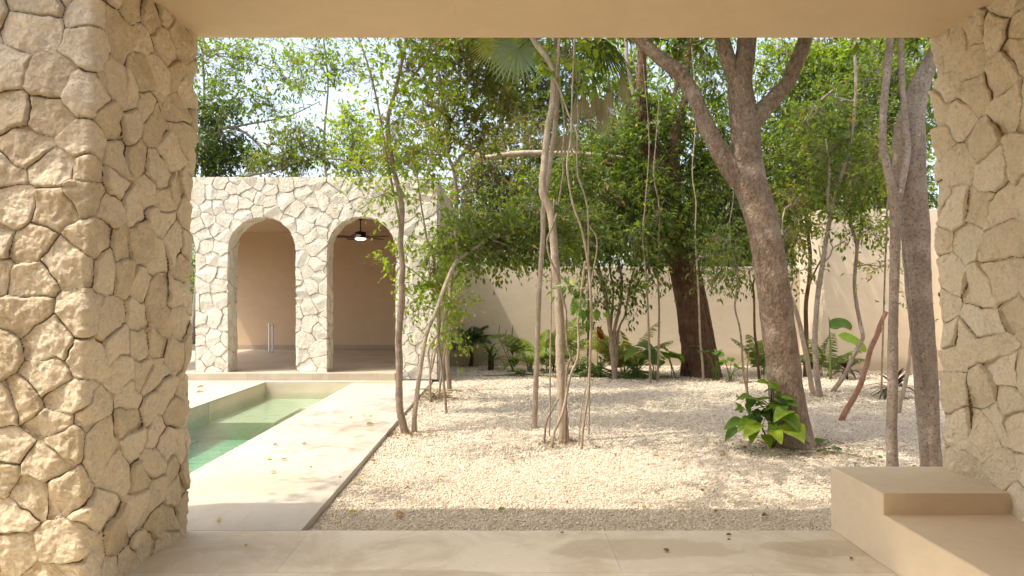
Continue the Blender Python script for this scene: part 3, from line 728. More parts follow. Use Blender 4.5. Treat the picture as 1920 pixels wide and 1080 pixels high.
# ------------------------------------------------------------------ trees
LEAFSZ = 1.
def overhead(x0, x1, y0, y1, seed, n=1., z0=5.5, z1=7.6, cnt=70):  # unseen leaf clumps above the frame, added to crowns to shade the ground
    g = np.random.default_rng(seed); out = []
    for x in np.arange(x0, x1, 1.05):
        for y in np.arange(y0, y1, 1.05):
            if g.uniform() > n: continue
            X = x + g.uniform(-.4, .4); Y = y + g.uniform(-.4, .4); z = g.uniform(z0, z1) + max(0, (Y - 8)) * .35
            r = g.uniform(.55, .85) / Y * F; out.append((CX + X / Y * F, CY - (z - EYE) / Y * F, Y, r, r * .6, int(cnt * g.uniform(.6, 1.3))))
    return out
def tree(name, label, cat, base_px, stems, blobs, leaf=LEAF_MID, bark=BARK_THIN, seed=1, lsize=.07, lw=.42, per=9, droop=.25, group=None,
         seg=8, rough=.0, flare=0., step=.08, twr=.004, limb=.35, oval=False, tints=(0, 1), spr=(.22, .5), up=.35, yw=.0):
    """stems: (Y, [(px,py,r_px)...]); blobs: (px,py,Y,rx_px,ry_px,count)"""
    g = np.random.default_rng(seed)
    b = P(*base_px); b[2] = GZ
    r_ = empty(name, b, label, cat, group)
    mt = MB(); pts_all = []
    for k, (Y, pts) in enumerate(stems):
        pl = []; rl = []
        for i, q in enumerate(pts):
            yy = q[3] if len(q) > 3 else Y
            p = P(q[0], q[1], yy); pl.append(p); rl.append(q[2] / F * yy)
        pl = np.array(pl)
        if k == 0: pl[0][2] = min(pl[0][2], GZ - .03)
        p_, rr = tube(mt, pl, rl, seg, step, rough, flare if k == 0 else 0, seed + k)
        pts_all.append(np.column_stack([p_, rr]))
    mt.build('trunk', bark, r_, b)
    if not blobs: return r_
    pa = np.concatenate(pts_all); mbr = MB(); ml = MB()
    for (px, py, Y, rx, ry, cnt) in blobs:
        c = P(px, py, Y); R = np.array([rx / F * Y, max(rx, ry) / F * Y * .75, ry / F * Y])
        # limb from the nearest stem point below
        d = np.linalg.norm(pa[:, :3] - c, axis=1) + np.maximum(0, pa[:, 2] - c[2]) * 1.2
        s0 = pa[np.argmin(d)]; ln = np.linalg.norm(c - s0[:3])
        r0 = min(s0[3] * .7, .012 + ln * .012)
        mid = (s0[:3] + c) / 2 + g.normal(0, .08, 3) * ln + np.array([0, 0, ln * .08])
        lp, lr = tube(mbr, [s0[:3], mid, c], [r0, r0 * .7, r0 * .4], 6, .15, .0)
        subs = []
        for _ in range(max(3, int(cnt ** .5 * .7))):
            e = c + nrm(g.normal(size=3)) * R * g.uniform(.5, .95)
            s1 = lp[g.integers(len(lp) // 2, len(lp))]; m2 = (s1 + e) / 2 + g.normal(0, .1, 3) * np.linalg.norm(e - s1)
            q, _r = tube(mbr, [s1, m2, e], [r0 * .4, r0 * .3, twr], 5, .15); subs.append(q)
        sp = np.concatenate(subs)
        # sprays
        u = nrm(g.normal(size=(cnt, 3))) * (g.uniform(0, 1, (cnt, 1)) ** .42)
        cen = c + u * R
        # clumping: pull towards clump centres
        nk = max(3, cnt // 14); kc = c + nrm(g.normal(size=(nk, 3))) * g.uniform(.3, 1, (nk, 1)) * R
        near = np.argmin(((cen[:, None] - kc[None]) ** 2).sum(2), 1); cen = cen + (kc[near] - cen) * g.uniform(.1, .6, (cnt, 1))
        dv = nrm(u + g.normal(0, .5, (cnt, 3)) + np.array([0, 0, up - droop]))
        ln = g.uniform(*spr, cnt)[:, None]
        e = cen + dv * ln; e[:, 2] -= ln[:, 0] * droop * .5
        # join each spray to the closest sub limb point with a thin twig for a part of them
        nn = np.argmin(((cen[:, None] - sp[None, ::3]) ** 2).sum(2), 1) if len(sp) > 3 else np.zeros(cnt, int)
        twigs(mbr, sp[::3][nn], cen, twr * .8); twigs(mbr, cen, e, twr * .6)
        m = per; t = g.uniform(.0, 1.05, (cnt, m, 1))
        pos = cen[:, None] + (e - cen)[:, None] * t + g.normal(0, .03, (cnt, m, 3))
        side = nrm(g.normal(size=(cnt, m, 3))); dd = dv[:, None] * .7 + side * .9 + np.array([0, 0, -droop])
        upv = nrm(g.normal(0, .55, (cnt, m, 3)) + np.array([0, 0, 1.]))
        tc = g.uniform(*tints, cnt)[:, None] * .6 + g.uniform(*tints, (cnt, m)) * .4
        rare = g.uniform(size=(cnt, m)) > .985; tc = np.where(rare, 1., np.clip(tc, 0, .95))
        Ls = lsize * g.uniform(.4, 1.55, cnt * m)
        leaves(ml, pos.reshape(-1, 3), dd.reshape(-1, 3), upv.reshape(-1, 3), Ls, Ls * lw * g.uniform(.8, 1.2, cnt * m), tc.ravel(), oval)
    mbr.build('branch', bark, r_, b)
    ml.build('crown', leaf, r_, b)
    return r_

def st(Y, s, r0, r1):
    """'x,y x,y ...' -> stem with radius going r0..r1 (px)"""
    q = [tuple(map(float, a.split(','))) for a in s.split()]; r0 *= .76; r1 *= .8
    return (Y, [(x, y, r0 + (r1 - r0) * i / (len(q) - 1)) for i, (x, y) in enumerate(q)])

# slender tree at the deck edge
tree('slender_tree', 'slender brown tree at the deck edge in front of the second arch', 'tree', (757, 812, 7.92),
     [st(7.92, '760,818 757,800 750,770 748,730 749,680 747,640 751,590 754,560 753,530 755,500 751,460 753,420 754,388 748,355 738,316 730,267 727,228 732,200 739,179 755,109 762,70 770,20 775,-60', 10, 3),
      st(7.92, '739,179 765,154 794,119 825,77 850,40 880,-10', 3.5, 2), st(7.9, '751,430 746,400 734,341 723,281 713,221 702,168 688,115 674,75 664,30', 3, 1.8),
      st(7.92, '727,240 745,225 770,222 790,240', 2, 1), st(7.92, '738,318 758,295 780,250 805,235', 2, 1)],
     [(765, 130, 7.9, 60, 55, 60), (700, 150, 7.8, 35, 60, 26), (795, 90, 7.9, 50, 40, 50), (745, 230, 7.9, 40, 40, 34), (800, 200, 8, 45, 45, 40), (735, 315, 7.9, 34, 26, 28), (718, 365, 7.8, 34, 18, 22), (690, 300, 8, 34, 26, 16),
      (800, 290, 7.9, 40, 28, 30), (740, -60, 7.9, 130, 100, 170), (880, -40, 8, 110, 80, 170), (800, -100, 9.2, 140, 90, 200), (600, -120, 8.6, 150, 80, 60)] + overhead(-4.0, -1.9, 3.3, 10.5, 6, .8) + overhead(-6.3, -4.0, 4.8, 11., 16, .42, cnt=45),
     LEAF_LIGHT, BARK_THIN, 3, .062, .48, 8, .25, seg=12, rough=.10, step=.05, oval=True, twr=.0035, tints=(.1, 1))
tree('hanging_stem', 'thin hanging stem with sparse young leaves in front of the pavilion corner', 'tree', (822, 760, 9.2),
     [st(9.2, '838,745 830,700 822,640 824,600 822,560 818,520 812,480 801,450 794,410 790,387 784,340 777,315 765,291 752,270', 3, 1.6), st(9.2, '822,560 800,530 770,505 745,492 728,500', 1.8, .8)],
     [(735, 478, 9.1, 22, 22, 16), (762, 460, 9.1, 16, 22, 10), (800, 500, 9.2, 30, 55, 46), (822, 545, 9.2, 26, 40, 40), (775, 585, 9.2, 26, 42, 26), (762, 540, 9.2, 20, 30, 12), (830, 470, 9.3, 24, 34, 34), (845, 620, 9.3, 26, 24, 16), (765, 370, 9.2, 30, 30, 16), (812, 345, 9.2, 26, 26, 16)],
     LEAF_LIGHT, BARK_THIN, 5, .06, .5, 7, .4, oval=True, tints=(.1, .95), spr=(.12, .3), twr=.003)
tree('arching_tree', 'thin stem leaning over the gravel and arching to the right in a leafy canopy', 'tree', (779, 812, 7.96),
     [(7.96, [(777, 818, 6), (777, 790, 4.6), (780, 754, 4.4), (789, 686, 4.2, 8.1), (800, 625, 4, 8.3), (818, 583, 3.8, 8.5), (835, 534, 3.8, 8.8), (856, 490, 3.6, 9.2), (888, 467, 3.4, 9.6), (941, 435, 3, 10), (1010, 417, 2.4, 10.4), (1080, 405, 1.8, 10.8)]),
      (9.2, [(856, 492, 3, 9.2), (857, 462, 2.4, 9.3), (850, 420, 2, 9.4)])],
     [(880, 425, 9.8, 45, 30, 80), (850, 455, 9.5, 34, 45, 80), (930, 450, 10, 50, 34, 110), (985, 440, 10.2, 50, 36, 120), (1045, 450, 10.5, 42, 38, 100), (900, 478, 9.8, 36, 16, 34), (965, 478, 10, 34, 16, 34), (1090, 420, 10.8, 44, 40, 90), (925, 405, 10.2, 60, 22, 80), (1000, 395, 10.5, 60, 24, 90)],
     LEAF_MID, BARK_PALE, 8, .065, .5, 10, .45, seg=10, rough=.08, oval=True, tints=(.1, .95))
tree('forked_tree', 'grey tree forking above the garden wall beside the pavilion side wall', 'tree', (842, 733, 11.5),
     [st(11.5, '843,738 842,715 839,680 838,655 845,620 844,560 848,500 856,430 856,380 855,351 850,316 841,295 838,250 830,190 820,120 815,60 812,-20', 6, 3),
      st(11.5, '850,316 866,290 885,270 905,252 927,239 959,228 990,215', 3.5, 2), st(11.6, '838,250 860,200 880,150 890,90 895,20', 3, 1.5)],
     [(850, 120, 11.6, 60, 50, 110), (905, 170, 11.8, 55, 50, 120), (830, 205, 11.5, 40, 40, 70), (930, 105, 12, 50, 40, 90), (870, 235, 11.6, 40, 36, 70), (880, 60, 11.6, 90, 40, 120), (955, 195, 12, 34, 40, 60), (800, 290, 11.4, 30, 26, 30), (820, 20, 11.5, 130, 70, 170), (905, 265, 11.6, 26, 22, 30)],
     LEAF_OLIVE, BARK_THIN, 9, .08, .45, 10, .3, seg=10, rough=.08, tints=(0, .95), oval=True)
tree('bushy_stems', 'cluster of crooked thin stems rising from a dry clump at the deck corner', 'shrub', (808, 752, 10.3),
     [st(10.3, '808,755 806,720 806,690 802,660 806,648 822,625 832,600 842,570 862,545 882,515 900,490', 3.6, 1.6), st(10.3, '807,700 815,665 822,630 824,600 830,560 834,530', 3, 1.4),
      st(10.4, '822,748 828,700 834,660 844,620 852,585 846,540 850,500', 3.2, 1.4), st(10.2, '806,690 812,660 824,640 832,590 838,560', 2, 1)],
     [(832, 570, 10.3, 20, 30, 30), (846, 610, 10.3, 20, 24, 24), (865, 640, 10.3, 16, 14, 8), (868, 560, 10.3, 22, 30, 24), (845, 520, 10.4, 30, 30, 40), (815, 630, 10.3, 14, 20, 10)],
     LEAF_LIGHT, BARK_PALE, 12, .055, .5, 7, .35, tints=(.1, .9), oval=True, spr=(.1, .25), twr=.003)
# the twisting tree and its companions in the centre
tree('twisting_tree', 'pale twisting tree standing in the middle of the gravel', 'tree', (1056, 830, 7.4),
     [st(7.4, '1058,834 1057,815 1057,790 1053,750 1052,710 1050,668 1050,625 1049,583 1046,545 1042,510 1040,481 1037,440 1032,398 1018,365 1017,345 1021,305 1024,270 1027,239 1035,200 1038,165 1036,130 1022,104 1004,80 985,40 975,-40', 12.5, 6),
      st(7.4, '1038,160 1046,120 1048,80 1052,30 1060,-50', 4.5, 3), st(7.35, '1038,147 1052,175 1066,215 1078,240 1086,262', 2.4, 1.6)],
     [(1060, 110, 7.4, 30, 30, 18), (1000, -90, 7.4, 160, 110, 260), (1080, -110, 8.3, 150, 100, 260), (1100, 60, 7.6, 36, 30, 20)] + overhead(-1.9, 1.2, 3.3, 10., 5, .85),
     LEAF_LIGHT, BARK_PALE, 14, .08, .5, 8, .5, seg=16, rough=.14, flare=.25, step=.04, oval=True)
LEAVES_ON = [(1030, 345, 7.35, 12, 16, 3), (1082, 585, 7.4, 10, 16, 2)]
def liana(label, base, stems, seed, bark=BARK_PALE, blobs=(), seg=8):
    return tree('liana', label, 'liana', base, stems, list(blobs), LEAF_BROAD, bark, seed, .09, .55, 5, .7, group='woody climbers hanging round the central tree', seg=seg, rough=.12, step=.05, oval=True, spr=(.1, .25))
liana('woody climber crossing the foot of the twisting tree and curving up on its right', (1034, 823, 7.1),
      [st(7.1, '1033,826 1040,808 1050,787 1057,765 1062,742 1067,715 1073,695 1083,673 1085,640 1084,603 1087,575 1089,554 1093,520 1097,490', 3.6, 2.4)], 21, blobs=[(1090, 520, 7.2, 10, 16, 3)])
liana('short curved root springing from the gravel to the left of the twisting tree', (1021, 807, 7.3), [st(7.3, '1020,810 1024,793 1032,775 1040,760 1048,748', 2.4, 1.8)], 22, BARK_THIN)
liana('dark climber hugging the right side of the twisting tree', (1062, 705, 7.25), [st(7.28, '1060,740 1062,705 1070,669 1064,652 1062,620 1061,583 1054,554 1049,530 1040,505 1030,480 1026,450 1036,425 1044,400', 3.2, 2)], 23, BARK_THIN)
liana('thin pale climber rising straight out of the gravel to the right of the twisting tree', (1090, 844, 7.03),
      [st(7.03, '1090,848 1092,815 1095,790 1099,765 1103,740 1106,680 1109,600 1107,540 1103,500 1097,460 1089,425 1075,387 1067,345 1063,309 1066,285 1070,262 1072,200 1075,120 1078,40', 3.6, 1.8)], 24, blobs=[(1070, 540, 7.1, 16, 26, 5), (1100, 560, 7.1, 16, 22, 4)])
liana('very thin vine standing beside the straight pale climber', (1086, 820, 7.2), [st(7.2, '1085,822 1090,770 1098,730 1106,690 1108,630 1106,560 1112,510 1119,470 1118,444 1106,425', 1.8, 1.4)], 25)
liana('looping climber that hangs from the palm fronds down to the leafy canopy', (1100, 700, 7.8),
      [st(7.8, '1104,700 1106,640 1108,590 1104,520 1103,440 1102,395 1095,362 1085,335 1082,310 1082,270 1084,211 1082,158 1078,90 1076,20', 2.2, 1.8)], 26, blobs=[(1095, 150, 7.8, 26, 30, 8), (1110, 110, 7.8, 30, 26, 8)])
liana('slack climber looping between the twisting tree and the straight palm stem', (1036, 700, 7.7), [st(7.7, '1030,440 1036,410 1046,385 1052,350 1056,320 1054,290 1058,230 1050,160 1046,90', 2.2, 1.5)], 27)

# fan palm: straight thin stem with fan leaves at the top
pr_ = empty('fan_palm', (P(1002, 803, 8.2)[0], 8.2, GZ), 'fan palm on a thin straight grey stem with round pleated leaves', 'palm tree')
pb2 = np.array(pr_.location); mt = MB()
tube(mt, [P(x, y, 8.2) for x, y in ((1002, 808), (1004, 740), (1007, 665), (1010, 563), (1014, 500), (1018, 440), (1019, 387), (1028, 330), (1035, 281), (1042, 228), (1045, 176), (1043, 123), (1042, 75), (1044, 30), (1048, -10))],
     [.033, .031, .03, .028, .03, .027, .03], 12, .06, .10, .3, 4); mt.build('trunk', BARK_PALE, pr_, pb2)
top = P(1060, 30, 8.2)
def fan_leaf(mbl, mbs, hub, nrmv, axis, R, n=34, spread=300, droop=.12, tint=.5, g=np.random.default_rng(1), start=top):
    nrmv = nrm(np.array(nrmv, float)); axis = nrm(np.array(axis, float)); axis = nrm(axis - nrmv * np.dot(axis, nrmv)); sd = np.cross(nrmv, axis)
    da = math.radians(spread) / n
    for k in range(n):
        a = math.radians(-spread / 2) + da * (k + .5); r = R * (.82 + .18 * math.cos(a * .5)) * g.uniform(.93, 1.04)
        d = axis * math.cos(a) + sd * math.sin(a); pn = np.cross(nrmv, d); V = []
        for t, w in ((.0, .02), (.3, 1.), (.55, 1.45), (.78, .75), (1., .04)):
            c = hub + d * r * t + np.array([0, 0, -1]) * droop * r * t ** 2.2 * (1 + .6 * abs(math.sin(a))); hw = math.tan(da / 2) * r * .36 * w
            V += [c + pn * hw - nrmv * hw * .35, c + nrmv * hw * .35, c - pn * hw - nrmv * hw * .35]
        f = []
        for i in range(4): f += [(3 * i, 3 * i + 1, 3 * i + 4, 3 * i + 3), (3 * i + 1, 3 * i + 2, 3 * i + 5, 3 * i + 4)]
        mbl.add(V, np.array(f), np.clip(tint + g.uniform(-.12, .12), 0, 1))
    tube(mbs, [start, (start + hub) / 2 + np.array([0, 0, .06]), hub], [.010, .008, .006], 6, .08)
def leafset(name, m, specs):
    a, b_ = MB(), MB()
    for s_ in specs: fan_leaf(a, b_, *s_[:-1], **s_[-1])
    o = a.build(name, m, pr_, pb2); return b_
b1 = leafset('fan_leaf', LEAF_SILVER, [(P(972, 92, 8.1), (-.1, -1, .3), (.1, 0, -1), .45, dict(spread=330, tint=.62))])
b1.build('petiole', LEAF_PALM, pr_, pb2)
b1 = leafset('fan_leaf', LEAF_PALM, [(P(1125, 80, 8.1), (.35, -.7, .5), (.35, 0, -1), .48, dict(spread=260, tint=.12, droop=.35))]); b1.build('petiole', LEAF_PALM, pr_, pb2)
b1 = leafset('fan_leaf', LEAF_PALM, [(P(935, 80, 8.5), (.3, -.8, .4), (-.5, 0, -1), .42, dict(spread=220, tint=.9, droop=.3))]); b1.build('petiole', LEAF_PALM, pr_, pb2)
b1 = leafset('fan_leaf', LEAF_PALM, [(P(1140, 20, 8.4), (.5, -.3, .8), (1, 0, -.6), .50, dict(spread=250, tint=.2, droop=.4))]); b1.build('petiole', LEAF_PALM, pr_, pb2)
b1 = leafset('fan_leaf', LEAF_PALM, [(P(1060, -40, 8.3), (0, -.5, .9), (0, .3, 1), .60, dict(spread=260, tint=.3, droop=.4))]); b1.build('petiole', LEAF_PALM, pr_, pb2)
for (x, y, R, sp, ax) in ((1092, 175, .50, 34, (.05, 0, -1)), (1112, 160, .62, 26, (.1, 0, -1)), (1128, 190, .55, 30, (.02, 0, -1)), (1062, 262, .32, 130, (-.1, 0, -1)), (1165, 130, .66, 22, (.06, 0, -1)), (1142, 150, .70, 20, (-.04, 0, -1)), (1080, 190, .5, 20, (-.12, 0, -1))):
    b1 = leafset('dry_fan_leaf', LEAF_DRY, [(P(x, y - 10, 8.3), (.2, -1, .1), ax, R, dict(spread=sp, tint=.62 + .012 * sp % .3, droop=.06, n=11, g=np.random.default_rng(int(x))))]); b1.build('dry_petiole', LEAF_DRY, pr_, pb2)

# big tree with three limbs
tree('spreading_tree', 'big rough barked tree with three thick limbs behind the bright green plant', 'tree', (1488, 838, 7.26),
     [(7.26, [(1486, 845, 38), (1484, 815, 35), (1480, 780, 33), (1473, 720, 31), (1464, 650, 30), (1455, 580, 30), (1446, 510, 29.5), (1434, 440, 29), (1421, 385, 29.5), (1406, 340, 29.5), (1399, 290, 27), (1397, 240, 26), (1392, 200, 24), (1388, 150, 22), (1398, 100, 18), (1402, 60, 17), (1408, 0, 15), (1420, -90, 12), (1430, -180, 8)]),
      (7.26, [(1404, 350, 20), (1380, 330, 19), (1357, 298, 17), (1333, 253, 15.5), (1313, 211, 14.5), (1299, 175, 14), (1275, 139, 14), (1250, 118, 13.5), (1225, 98, 12), (1200, 74, 11.5), (1165, 45, 10), (1120, -20, 8), (1080, -90, 6)]),
      (7.26, [(1402, 240, 20), (1423, 214, 18), (1450, 186, 15.5), (1477, 155, 14), (1492, 120, 13.5), (1507, 82, 13), (1522, 40, 11), (1545, -30, 9), (1560, -120, 6)]),
      (7.26, [(1388, 170, 15), (1370, 125, 14), (1357, 85, 13.5), (1348, 40, 12), (1335, -50, 9)]),
      (7.3, [(1275, 139, 5), (1262, 180, 3), (1250, 160, 2)])],
     [(1250, -70, 7.3, 150, 90, 300), (1400, -120, 7.2, 170, 110, 380), (1560, -90, 7.2, 150, 90, 260), (1500, -90, 6.0, 170, 80, 240), (1330, -60, 8.5, 140, 60, 300), (1180, -120, 9.6, 170, 90, 320), (1440, -90, 9.8, 170, 80, 320)] + overhead(1.2, 4.6, 3.4, 10.5, 7, .75) + [ (1285, 85, 7.6, 40, 14, 26), (1180, -40, 7.6, 120, 60, 120)],
     LEAF_MID, BARK_MAIN, 31, .085, .42, 9, .3, seg=40, rough=.055, flare=.34, step=.035)
tree('smooth_tree', 'stout smooth grey trunk standing against the right stone pillar', 'tree', (1746, 885, 5.5),
     [(6.2, [(1748, 895, 19.4), (1745, 850, 17.6), (1741, 800, 18.5), (1737, 720, 20.2), (1731, 640, 20.2), (1724, 560, 21.6), (1719, 490, 23.3), (1716, 430, 24.6), (1709, 370, 26.4), (1704, 310, 28.2), (1704, 260, 27.3), (1710, 215, 22.0), (1722, 170, 17.6), (1740, 125, 15.0), (1765, 80, 13.2), (1790, 0, 11.4), (1800, -80, 8.8)]),
      (6.1, [(1692, 455, 1.3), (1700, 510, 2.1), (1706, 560, 2.5), (1711, 620, 2.6), (1720, 680, 3.5), (1728, 730, 2.6)])],
     [(1800, -60, 6.2, 130, 90, 130), (1700, -100, 6.6, 160, 80, 140)], LEAF_MID, BARK_GREY, 33, .085, .42, 9, .3, seg=32, rough=.06, flare=.12, step=.04)
tree('forked_sapling', 'young grey tree that forks high up, between the gravel bed and the stout trunk', 'tree', (1673, 885, 5.3),
     [(6.05, [(1673, 892, 11.4), (1673, 860, 10.1), (1672, 800, 9.7), (1674, 720, 9.2), (1674, 640, 8.8), (1676, 560, 8.4), (1678, 490, 8.8), (1679, 430, 9.7), (1679, 385, 10.6), (1668, 335, 7.9), (1657, 282, 7.0), (1655, 245, 6.6), (1658, 186, 6.6), (1664, 123, 7.0), (1668, 76, 6.6), (1672, 20, 6.2), (1676, -60, 5.3)]),
      (6.05, [(1680, 385, 7.9), (1690, 345, 7.0), (1699, 300, 6.2), (1702, 275, 5.7), (1697, 220, 5.3), (1692, 160, 5.3), (1689, 100, 5.7), (1689, 50, 5.3), (1690, -40, 4.4)])],
     [(1660, -90, 6.1, 130, 80, 120)], LEAF_MID, BARK_GREY, 35, .08, .42, 9, .3, seg=18, rough=.09, flare=.15, step=.04)
tree('dark_tree', 'massive dark reddish trunk leaning left before the long garden wall', 'tree', (1316, 705, 13.8),
     [(13.8, [(1318, 712, 33), (1314, 690, 30), (1308, 650, 28), (1298, 600, 26), (1289, 550, 25), (1279, 500, 25), (1266, 450, 25), (1256, 410, 26), (1250, 375, 24), (1240, 340, 20), (1228, 300, 17), (1215, 250, 14), (1205, 190, 11), (1203, 120, 9), (1210, 40, 7), (1220, -40, 4)]),
      (13.9, [(1340, 712, 16), (1334, 680, 14), (1326, 630, 13), (1316, 580, 13), (1302, 520, 14), (1284, 470, 14)]),
      (13.8, [(1258, 390, 16), (1262, 350, 15), (1262, 300, 13), (1270, 240, 10), (1285, 180, 7), (1290, 110, 5), (1300, 40, 3)]), (13.7, [(1250, 385, 16), (1228, 365, 12), (1205, 340, 9), (1170, 318, 6), (1130, 305, 4)])],
     [(1210, 330, 13.6, 60, 45, 150), (1290, 395, 13.5, 50, 40, 110), (1180, 280, 13.8, 60, 50, 140), (1270, 280, 14, 60, 55, 140), (1230, 210, 13.8, 70, 50, 150), (1330, 330, 13.8, 50, 50, 120), (1195, 400, 13.5, 50, 36, 110), (1310, 460, 13.2, 26, 34, 36), (1340, 250, 14.2, 50, 50, 100)],
     LEAF_MID, BARK_DARK, 37, .10, .42, 10, .4, seg=32, rough=.09, flare=.35, step=.08, tints=(0, .7))
tree('multi_stem_tree', 'small many stemmed tree with drooping leaves before the garden wall', 'tree', (1152, 708, 13.2),
     [st(13.2, '1152,714 1152,690 1148,648 1140,591 1132,538 1121,497 1112,450 1105,400', 7, 2.5), st(13.2, '1153,700 1154,660 1152,620 1162,575 1166,526 1160,495 1152,450 1150,390', 5.5, 2.2),
      st(13.3, '1150,700 1144,640 1148,580 1150,540 1143,500 1148,450 1165,400', 3.5, 1.8), st(13.2, '1156,690 1160,620 1172,590 1180,540 1190,500 1200,450', 3, 1.5)],
     [(1170, 440, 13, 60, 45, 150), (1105, 430, 13, 45, 50, 120), (1230, 430, 13.2, 45, 45, 110), (1140, 375, 13.2, 70, 40, 140), (1215, 500, 12.9, 34, 24, 44), (1180, 545, 12.9, 30, 36, 36), (1115, 520, 12.8, 34, 30, 36), (1105, 575, 12.8, 24, 20, 16), (1060, 400, 13, 50, 40, 110), (1205, 360, 13.4, 60, 40, 120), (1030, 350, 13.3, 60, 50, 120), (1090, 320, 13.5, 60, 40, 110)],
     LEAF_MID, BARK_THIN, 39, .10, .38, 9, .55, seg=10, rough=.1, tints=(0, .9))
# right-hand stems
tree('grey_stem_tree', 'straight grey stem forking in front of the tall dappled wall', 'tree', (1536, 744, 10.85),
     [st(10.85, '1540,750 1536,735 1531,700 1528,650 1529,611 1534,549 1543,491 1549,450 1554,423 1562,380 1575,335 1592,285 1600,230 1605,160 1603,90 1612,20 1620,-60', 7.5, 2.5),
      st(10.85, '1547,500 1538,478 1535,460', 2.2, 1), st(10.85, '1556,412 1552,370 1556,320 1548,260', 4, 2), st(10.85, '1543,495 1556,480 1562,465 1556,452', 2, 1)],
     [(1590, 330, 10.9, 60, 50, 90), (1545, 290, 11, 50, 50, 80), (1610, 250, 11.2, 60, 50, 90), (1570, 400, 10.9, 40, 20, 30), (1540, 200, 11.2, 60, 50, 80), (1610, 430, 11.2, 40, 22, 22)],
     LEAF_MID, BARK_GREY, 41, .085, .42, 9, .35, seg=12, rough=.10, tints=(.1, .95))
tree('bent_stem_tree', 'pale stem curving up from behind the grey stem towards the big tree', 'tree', (1524, 742, 11),
     [st(11.1, '1528,750 1522,725 1512,669 1498,602 1488,570 1481,553 1474,520 1468,480 1466,430', 7, 3), st(11.1, '1481,553 1490,520 1510,505 1535,540', 1.6, .8)],
     [(1470, 440, 11.2, 36, 40, 46), (1475, 520, 11.1, 22, 26, 14), (1520, 500, 11, 18, 22, 10), (1490, 380, 11.4, 40, 40, 60)], LEAF_OLIVE, BARK_PALE, 42, .08, .42, 8, .4, seg=10, rough=.1)
tree('dark_stem_tree', 'thin dark stem rising at the end of the long garden wall', 'tree', (1512, 700, 13.5),
     [st(13.5, '1510,705 1512,640 1511,573 1517,525 1519,476 1514,430 1512,370 1518,300 1515,220', 6, 3), st(13.5, '1519,530 1530,505 1538,490 1545,478', 2.4, 1.4)],
     [(1505, 330, 13.6, 50, 60, 110), (1450, 300, 13.8, 50, 50, 90), (1490, 450, 13.4, 26, 40, 40), (1510, 240, 13.8, 60, 60, 110), (1475, 390, 13.6, 40, 50, 80)], LEAF_MID, BARK_DARK, 43, .10, .42, 9, .4, tints=(0, .85))
tree('leaning_stem_tree', 'leaning grey stem that bends sharply upright before the tall dappled wall', 'tree', (1562, 736, 11.3),
     [st(11.3, '1558,742 1564,730 1578,712 1592,686 1606,655 1618,634 1614,612 1606,570 1602,535 1604,500 1607,465 1602,442 1596,425 1595,395 1600,350 1598,290', 5.5, 3.2), st(11.3, '1607,462 1612,440 1614,415 1618,370 1628,320', 3.6, 2)],
     [(1600, 385, 11.3, 34, 24, 34), (1640, 430, 11.2, 20, 24, 12), (1625, 340, 11.4, 50, 44, 70), (1650, 500, 11.2, 10, 20, 8)], LEAF_LIGHT, BARK_GREY, 44, .075, .45, 8, .35, seg=10, rough=.1)
tree('bare_branch', 'bare red brown branch stuck slanting in the gravel, broken at the top', 'branch', (1577, 789, 8.7),
     [st(8.7, '1575,793 1584,775 1597,752 1606,735 1613,722 1620,700 1626,682 1632,655 1638,642 1645,628 1649,612 1655,598 1662,585', 7, 5), st(8.7, '1645,628 1651,622 1653,614', 3, 2)],
     [], LEAF_MID, BARK_RED, 45, seg=12, rough=.16)
tree('thin_vine_tree', 'dark thin upright stem with small leaves to the left of the forked grey sapling', 'tree', (1658, 700, 10.5),
     [st(10.5, '1652,735 1654,680 1657,587 1660,490 1663,420 1663,390 1668,330 1660,250', 2.4, 1.6)], [(1640, 440, 10.5, 18, 20, 16), (1655, 500, 10.4, 10, 18, 9), (1650, 410, 10.5, 26, 20, 18), (1645, 300, 10.6, 44, 50, 60), (1690, 330, 10.8, 40, 60, 60)],
     LEAF_LIGHT, BARK_THIN, 46, .065, .45, 8, .3)
tree('slanting_stem', 'short pale slanting stem between the young forked tree and the stout trunk', 'tree', (1686, 775, 9.3),
     [st(9.3, '1684,782 1688,755 1696,725 1703,690 1708,640 1712,590 1700,540 1704,500', 5.5, 3)], [(1702, 570, 9.3, 12, 12, 6)], LEAF_MID, BARK_PALE, 47, .08, .4, 7, .3, seg=10, rough=.1)
